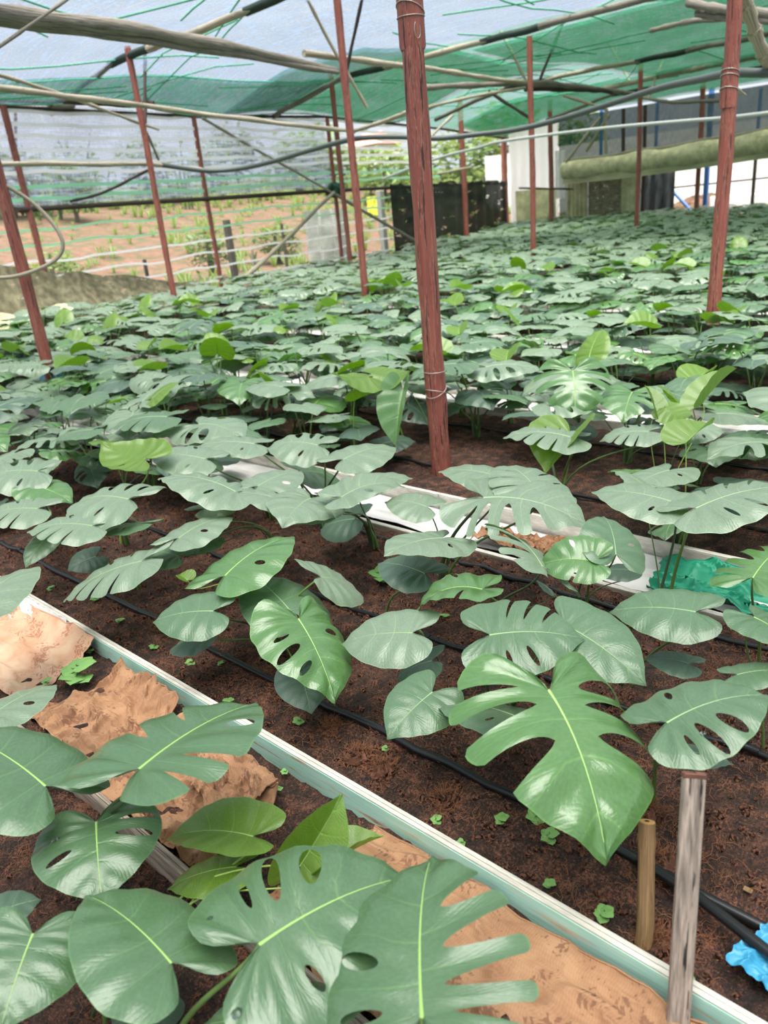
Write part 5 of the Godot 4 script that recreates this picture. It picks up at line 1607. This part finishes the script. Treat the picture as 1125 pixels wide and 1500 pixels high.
	for i in wsp.size():
		var rank := 0
		for w2 in wsp:
			if w2[0] < wsp[i][0] or (w2[0] == wsp[i][0] and w2[1] < wsp[i][1]):
				rank += 1
		var lab: String = "tiny rounded seedling weed, %s of the small weeds counted from the left" % ordinal[rank]
		if i < near.size():
			lab = "small green weed " + near[i]
		elif i in [6, 7, 8]:
			lab = ["clover-like weed seen through the biggest leaf's slit", "lower clover-like weed under the biggest leaf", "flat clover weed beside the drip tube under the biggest leaf"][i - 6]
		elif i == 12:
			lab = "light green four-leaved weed in the open soil of the second bed"
		elif i == 14:
			lab = "little weed between bamboo stake and mint board"
		elif i == 20:
			lab = "yellow-green weed on the path beside the green net bag"
		var x: float = wsp[i][0]
		var z: float = wsp[i][1]
		var w := thing("weed", lab, "weed", Vector3(x, soil_y(x, z), z), "seedling weeds among the plants")
		var h: float = wsp[i][2] * (0.75 if i in [0, 12, 20] else 0.45)
		var n := 7 if i == 0 else (4 if i == 12 else 5)
		for k in n:
			var a := k * TAU / n + i
			var rise := 0.35 + 0.65 * float(k) / n
			var p := Vector3(cos(a) * h * 0.12, h * rise, sin(a) * h * 0.12)
			var tip2 := p + Vector3(cos(a) * h * 0.75, h * 0.05, sin(a) * h * 0.75)
			part(w, "leaf", leaf_shape(0, 2), mats.weed, leaf_frame(p, tip2, Vector3.UP, h * 0.85))
		var st := Shape.new()
		st.tube(PackedVector3Array([Vector3(0, -0.005, 0), Vector3(h * 0.05, h * 0.5, 0), Vector3(0, h, 0)]), PackedFloat32Array([h * 0.025, h * 0.022, h * 0.015]), 5)
		part(w, "stem", st.mesh(), mats.stalk)
	# chips and pebbles
	var chip := Shape.new()
	chip.box(Vector3.ZERO, Vector3(0.018, 0.004, 0.012), 0.001)
	whole("wood_chip", chip.mesh(), mats.stake_bamboo, "pale wood chip on the soil right of the flat stake", "wood chip", "", Vector3(-0.34, soil_y(-0.34, -1.33) + 0.008, -1.33))


# ------------------------------------------------------------------ plants
func seen_at(p: Vector3) -> Vector3:
	var q := cam_basis.inverse() * (p - CAM)
	if q.z > -0.2:
		return Vector3(-9999, -9999, -1)
	return Vector3(562.5 + FOCAL * q.x / -q.z, 750.0 - FOCAL * q.y / -q.z, -q.z)


func random_leaves(r: RandomNumberGenerator, level: int) -> Array:
	var out := []
	var n := r.randi_range(5, 7)
	var a0 := r.randf() * TAU
	for k in n:
		var a := a0 + k * 2.4 + r.randf_range(-0.3, 0.3)
		var o := Vector3(cos(a), 0, sin(a))
		var size := r.randf_range(0.21, 0.31)
		var hgt := r.randf_range(0.27, 0.46)
		var reach := r.randf_range(0.04, 0.16)
		var droop := r.randf_range(-0.05, 0.32)
		var kind: int = [0, 5, 1, 3, 10, 7, 13, 0, 14, 11][r.randi_range(0, 9)]
		var m: int = [0, 0, 0, 1, 1, 3, 0, 5, 2, 3][r.randi_range(0, 9)]
		if k == n - 1:
			if r.randf() < 0.3:
				m = 4
				kind = [8, 9, 0][r.randi_range(0, 2)]
				droop = r.randf_range(-0.7, 0.1)
				hgt = r.randf_range(0.36, 0.48)
				size *= 0.7
		elif k < 2:
			hgt *= 0.45 + 0.2 * k
			m = [2, 1][k]
			size *= 0.8
			reach += 0.08
		var p := o * reach + Vector3(0, hgt, 0)
		var dir := (o + Vector3(r.randf_range(-0.4, 0.4), -droop, r.randf_range(-0.4, 0.4))).normalized()
		var up := (Vector3.UP + Vector3(r.randf_range(-0.25, 0.25), 0, r.randf_range(-0.2, 0.3)) + o * 0.12).normalized()
		out.append([kind, m, p, p + dir * size, up, size * r.randf_range(0.9, 1.08)])
	return out


func plants() -> void:
	var bases: Array[Vector2] = []
	for d in PLANTS:
		var b: Vector2 = d[1]
		bases.append(b)
		var y := soil_y(b.x, b.y) - 0.005
		var root := thing("monstera_plant", d[0], "monstera plant", Vector3(b.x, y, b.y), "monstera plants in the beds")
		var local := []
		for l in d[2]:
			var off := Vector3(b.x, y, b.y)
			local.append([l[0], l[1], l[2] - off, l[3] - off, l[4], l[5]])
		grow(root, local, 0)
	# drops of water resting on the near leaves: [plant, leaf, s, t, side, size, label]
	var bead := Shape.new()
	bead.lathe([[0.0, -0.15], [0.8, -0.12], [1.0, 0.05], [0.93, 0.2], [0.7, 0.36], [0.38, 0.46], [0.0, 0.5]], Vector3.ZERO, 14)
	var bead_mesh := bead.mesh()
	for w in [[0, 0, 0.20, 0.80, -1.0, 0.0075, "large water drop on the lower lobe of the broad slit leaf"], [0, 0, 0.24, 0.72, 1.0, 0.005, "small water drop on the upper lobe of the broad slit leaf"], [2, 0, 0.44, 0.62, -1.0, 0.0075, "flat water drop on the pale-ribbed cut leaf"], [21, 0, 0.5, 0.55, -1.0, 0.006, "water drop on the two-holed wide leaf above the flat stake"]]:
		var pd: Array = PLANTS[w[0]]
		var ld: Array = pd[2][w[1]]
		var xf := leaf_frame(ld[2], ld[3], ld[4], ld[5])
		var at: Vector3 = xf * leaf_point(w[2], w[3], w[4], LEAVES[ld[0]])
		var drop := whole("water_drop", bead_mesh, mats.water, w[6], "water drop", "", at)
		var up: Vector3 = xf.basis.y.normalized()
		var sx := up.cross(Vector3(0.2, 0.1, 1.0)).normalized()
		drop.basis = Basis(sx * w[5], up * w[5] * 0.8, sx.cross(up) * w[5] * 1.3)
	# the rest of the field
	var r := RandomNumberGenerator.new()
	r.seed = 77
	var kinds_near := []
	var kinds_far := []
	var limes := []
	for k in 12:
		r.seed = 100 + k
		var ls := random_leaves(r, 1)
		limes.append(ls[ls.size() - 1][1] == 4)
		for lv in [1, 2]:
			var proto := Node3D.new()
			grow(proto, ls, lv)
			(kinds_near if lv == 1 else kinds_far).append(proto)
	r.seed = 9
	var spots := []
	for k in 13:
		var zn: float = bed_near[k]
		var zf: float = bed_far[k]
		for row in 4:
			var z0 := lerpf(zn, zf, [0.13, 0.38, 0.64, 0.90][row])
			var x := -19.0
			while x < 1.2:
				x += r.randf_range(0.40, 0.60) * (0.66 if k == 1 and row == 0 and x < -3.2 else 1.0)
				var z := z0 + r.randf_range(-0.10, 0.10)
				var turn := r.randf() * TAU
				var sc := r.randf_range(0.88, 1.15)
				if x < wall_x(z) + 0.7:
					continue
				if k == 0 and (x > -2.3 or (x > -4.15 and row < 2)):
					continue
				if (k == 0 and x > -4.15) or (k == 1 and x > -3.6):
					var close := false
					for b in bases:
						if b.distance_to(Vector2(x, z)) < (0.22 if k == 1 and x < -2.95 else 0.31):
							close = true
					if k == 1 and row < 2 and x > -3.0 and x < -1.95:
						close = true
					if close:
						continue
				var s := seen_at(Vector3(x, 0.4, z))
				if s.z < 0.0 or s.x < -60.0 or s.x > 1185.0 or s.y > 1540.0:
					continue
				spots.append([s.z, x, z, turn, sc, k, row])
	spots.sort_custom(func(a: Array, b: Array) -> bool: return a[0] < b[0])
	var nth := ["second", "third", "fourth", "fifth", "sixth", "seventh", "eighth", "ninth", "tenth", "eleventh", "twelfth", "thirteenth", "fourteenth"]
	var rows := ["front", "second", "third", "back"]
	var single := mini(spots.size(), 300 - PLANTS.size())
	var order := {}
	var ranked := range(single)
	ranked.sort_custom(func(a: int, b: int) -> bool: return spots[a][1] < spots[b][1])
	var place_of := {}
	for i in ranked:
		var key := "%d/%d" % [spots[i][5], spots[i][6]]
		order[key] = order.get(key, 0) + 1
		place_of[i] = order[key]
	var count := ["first", "second", "third", "fourth", "fifth", "sixth", "seventh", "eighth", "ninth", "tenth", "eleventh", "twelfth", "thirteenth", "fourteenth", "fifteenth", "sixteenth", "seventeenth", "eighteenth", "nineteenth", "twentieth", "twenty-first", "twenty-second", "twenty-third", "twenty-fourth", "twenty-fifth", "twenty-sixth", "twenty-seventh", "twenty-eighth", "twenty-ninth", "thirtieth"]
	for i in single:
		var s: Array = spots[i]
		var proto: Node3D = (kinds_near if s[0] < 7.5 else kinds_far)[i % 12]
		var o: Node3D = proto.duplicate()
		o.name = numbered("monstera_plant")
		add_child(o)
		o.transform = Transform3D(Basis(Vector3.UP, s[3]).scaled(Vector3.ONE * s[4]), Vector3(s[1], soil_y(s[1], s[2]) - 0.005, s[2]))
		o.set_meta("label", "%s monstera plant, %s row of the %s bed, %s from the left" % ["lime-topped" if limes[i % 12] else "grey-green", rows[s[6]], nth[s[5]], count[mini(place_of[i] - 1, 29)]])
		o.set_meta("category", "monstera plant")
		o.set_meta("group", "monstera plants in the beds")
	# plants too far off to tell apart
	var beyond := []
	for k in 5:
		for row in 4:
			var x := -1.2
			while x < 3.5:
				x += r.randf_range(0.42, 0.6)
				var z := lerpf(bed_near[k], bed_far[k], [0.13, 0.38, 0.64, 0.90][row]) + r.randf_range(-0.08, 0.08)
				var s := seen_at(Vector3(x, 0.35, z))
				if s.z < 0.0 or s.x > 1125.0 + 520.0 / maxf(s.z, 0.5) + 60.0:
					beyond.append([x, z, r.randf() * TAU, r.randf_range(0.88, 1.15)])
	var merged := Shape.new()
	r.seed = 104
	for l in random_leaves(r, 2):
		var xf := leaf_frame(l[2], l[3], l[4], l[5])
		var src := leaf_shape(l[0], 2).surface_get_arrays(0)
		var at := merged.v.size()
		for i in src[Mesh.ARRAY_VERTEX].size():
			merged.put(xf * src[Mesh.ARRAY_VERTEX][i], (xf.basis.inverse().transposed() * src[Mesh.ARRAY_NORMAL][i]).normalized(), src[Mesh.ARRAY_TEX_UV][i])
		for i in src[Mesh.ARRAY_INDEX]:
			merged.ix.append(at + i)
	if spots.size() > single:
		var mm := MultiMesh.new()
		mm.transform_format = MultiMesh.TRANSFORM_3D
		mm.mesh = merged.mesh()
		mm.instance_count = spots.size() - single
		for i in range(single, spots.size()):
			var s: Array = spots[i]
			mm.set_instance_transform(i - single, Transform3D(Basis(Vector3.UP, s[3]).scaled(Vector3.ONE * s[4]), Vector3(s[1], 0.03, s[2])))
		var o := MultiMeshInstance3D.new()
		o.name = "distant_monsteras"
		o.multimesh = mm
		o.material_override = mats.leaf_dusty
		add_child(o)
		stuff(o, "mass of distant monstera plants filling the far beds", "plants")
	var mo := MultiMesh.new()
	mo.transform_format = MultiMesh.TRANSFORM_3D
	mo.mesh = merged.mesh()
	mo.instance_count = beyond.size()
	for i in beyond.size():
		var s: Array = beyond[i]
		mo.set_instance_transform(i, Transform3D(Basis(Vector3.UP, s[2]).scaled(Vector3.ONE * s[3]), Vector3(s[0], 0.03, s[1])))
	var more := MultiMeshInstance3D.new()
	more.name = "further_monsteras"
	more.multimesh = mo
	more.material_override = mats.leaf_dusty
	add_child(more)
	stuff(more, "monstera plants carrying on along the beds to the right", "plants")
	for p in kinds_near + kinds_far:
		p.free()


func _ready() -> void:
	# camera
	var cam := Camera3D.new()
	cam.name = "camera"
	cam.fov = rad_to_deg(2.0 * atan(750.0 / FOCAL))
	cam.transform = Transform3D(cam_basis, CAM)
	var look := CameraAttributesPhysical.new()
	look.frustum_focal_length = 12.0 / (750.0 / FOCAL)
	look.frustum_focus_distance = 2.3
	look.exposure_aperture = 2.3
	look.frustum_near = 0.05
	look.frustum_far = 400.0
	cam.attributes = look
	add_child(cam)
	cam.current = true
	# overcast sky: three times as bright overhead as at the horizon
	var env := Environment.new()
	var sky := Sky.new()
	var sm := ProceduralSkyMaterial.new()
	sm.sky_top_color = Color(1.0, 1.0, 1.0)
	sm.sky_horizon_color = Color(0.60, 0.625, 0.66)
	sm.sky_curve = 0.6
	sm.ground_bottom_color = Color(0.30, 0.27, 0.24)
	sm.ground_horizon_color = Color(0.40, 0.40, 0.38)
	sky.sky_material = sm
	env.background_mode = Environment.BG_SKY
	env.sky = sky
	env.background_energy_multiplier = 1.6
	env.tonemap_mode = Environment.TONE_MAPPER_LINEAR
	env.tonemap_exposure = 1.55
	env.sdfgi_enabled = true
	env.ssao_enabled = true
	env.ssil_enabled = true
	var we := WorldEnvironment.new()
	we.name = "world_environment"
	we.environment = env
	add_child(we)

	# the sun behind thin high cloud: a wide soft source
	var sun := DirectionalLight3D.new()
	sun.name = "hazy_sun"
	sun.light_color = Color(1.0, 0.985, 0.95)
	sun.light_energy = 3.9
	sun.light_angular_distance = 50.0
	sun.shadow_enabled = true
	sun.sky_mode = DirectionalLight3D.SKY_MODE_LIGHT_ONLY
	add_child(sun)
	sun.look_at_from_position(Vector3(1.4, 9, 1.6), Vector3.ZERO)

	rng.seed = 4242
	hill.seed = 11
	hill.frequency = 0.35
	hill.fractal_octaves = 3
	fold.seed = 13
	fold.frequency = 0.35
	fold.fractal_type = FastNoiseLite.FRACTAL_NONE
	fine.seed = 12
	fine.frequency = 0.5
	fine.fractal_octaves = 2
	make_textures()
	make_materials()
	ground()
	nets()
	posts()
	poles()
	outside()
	plants()
	things()
	ground_litter()
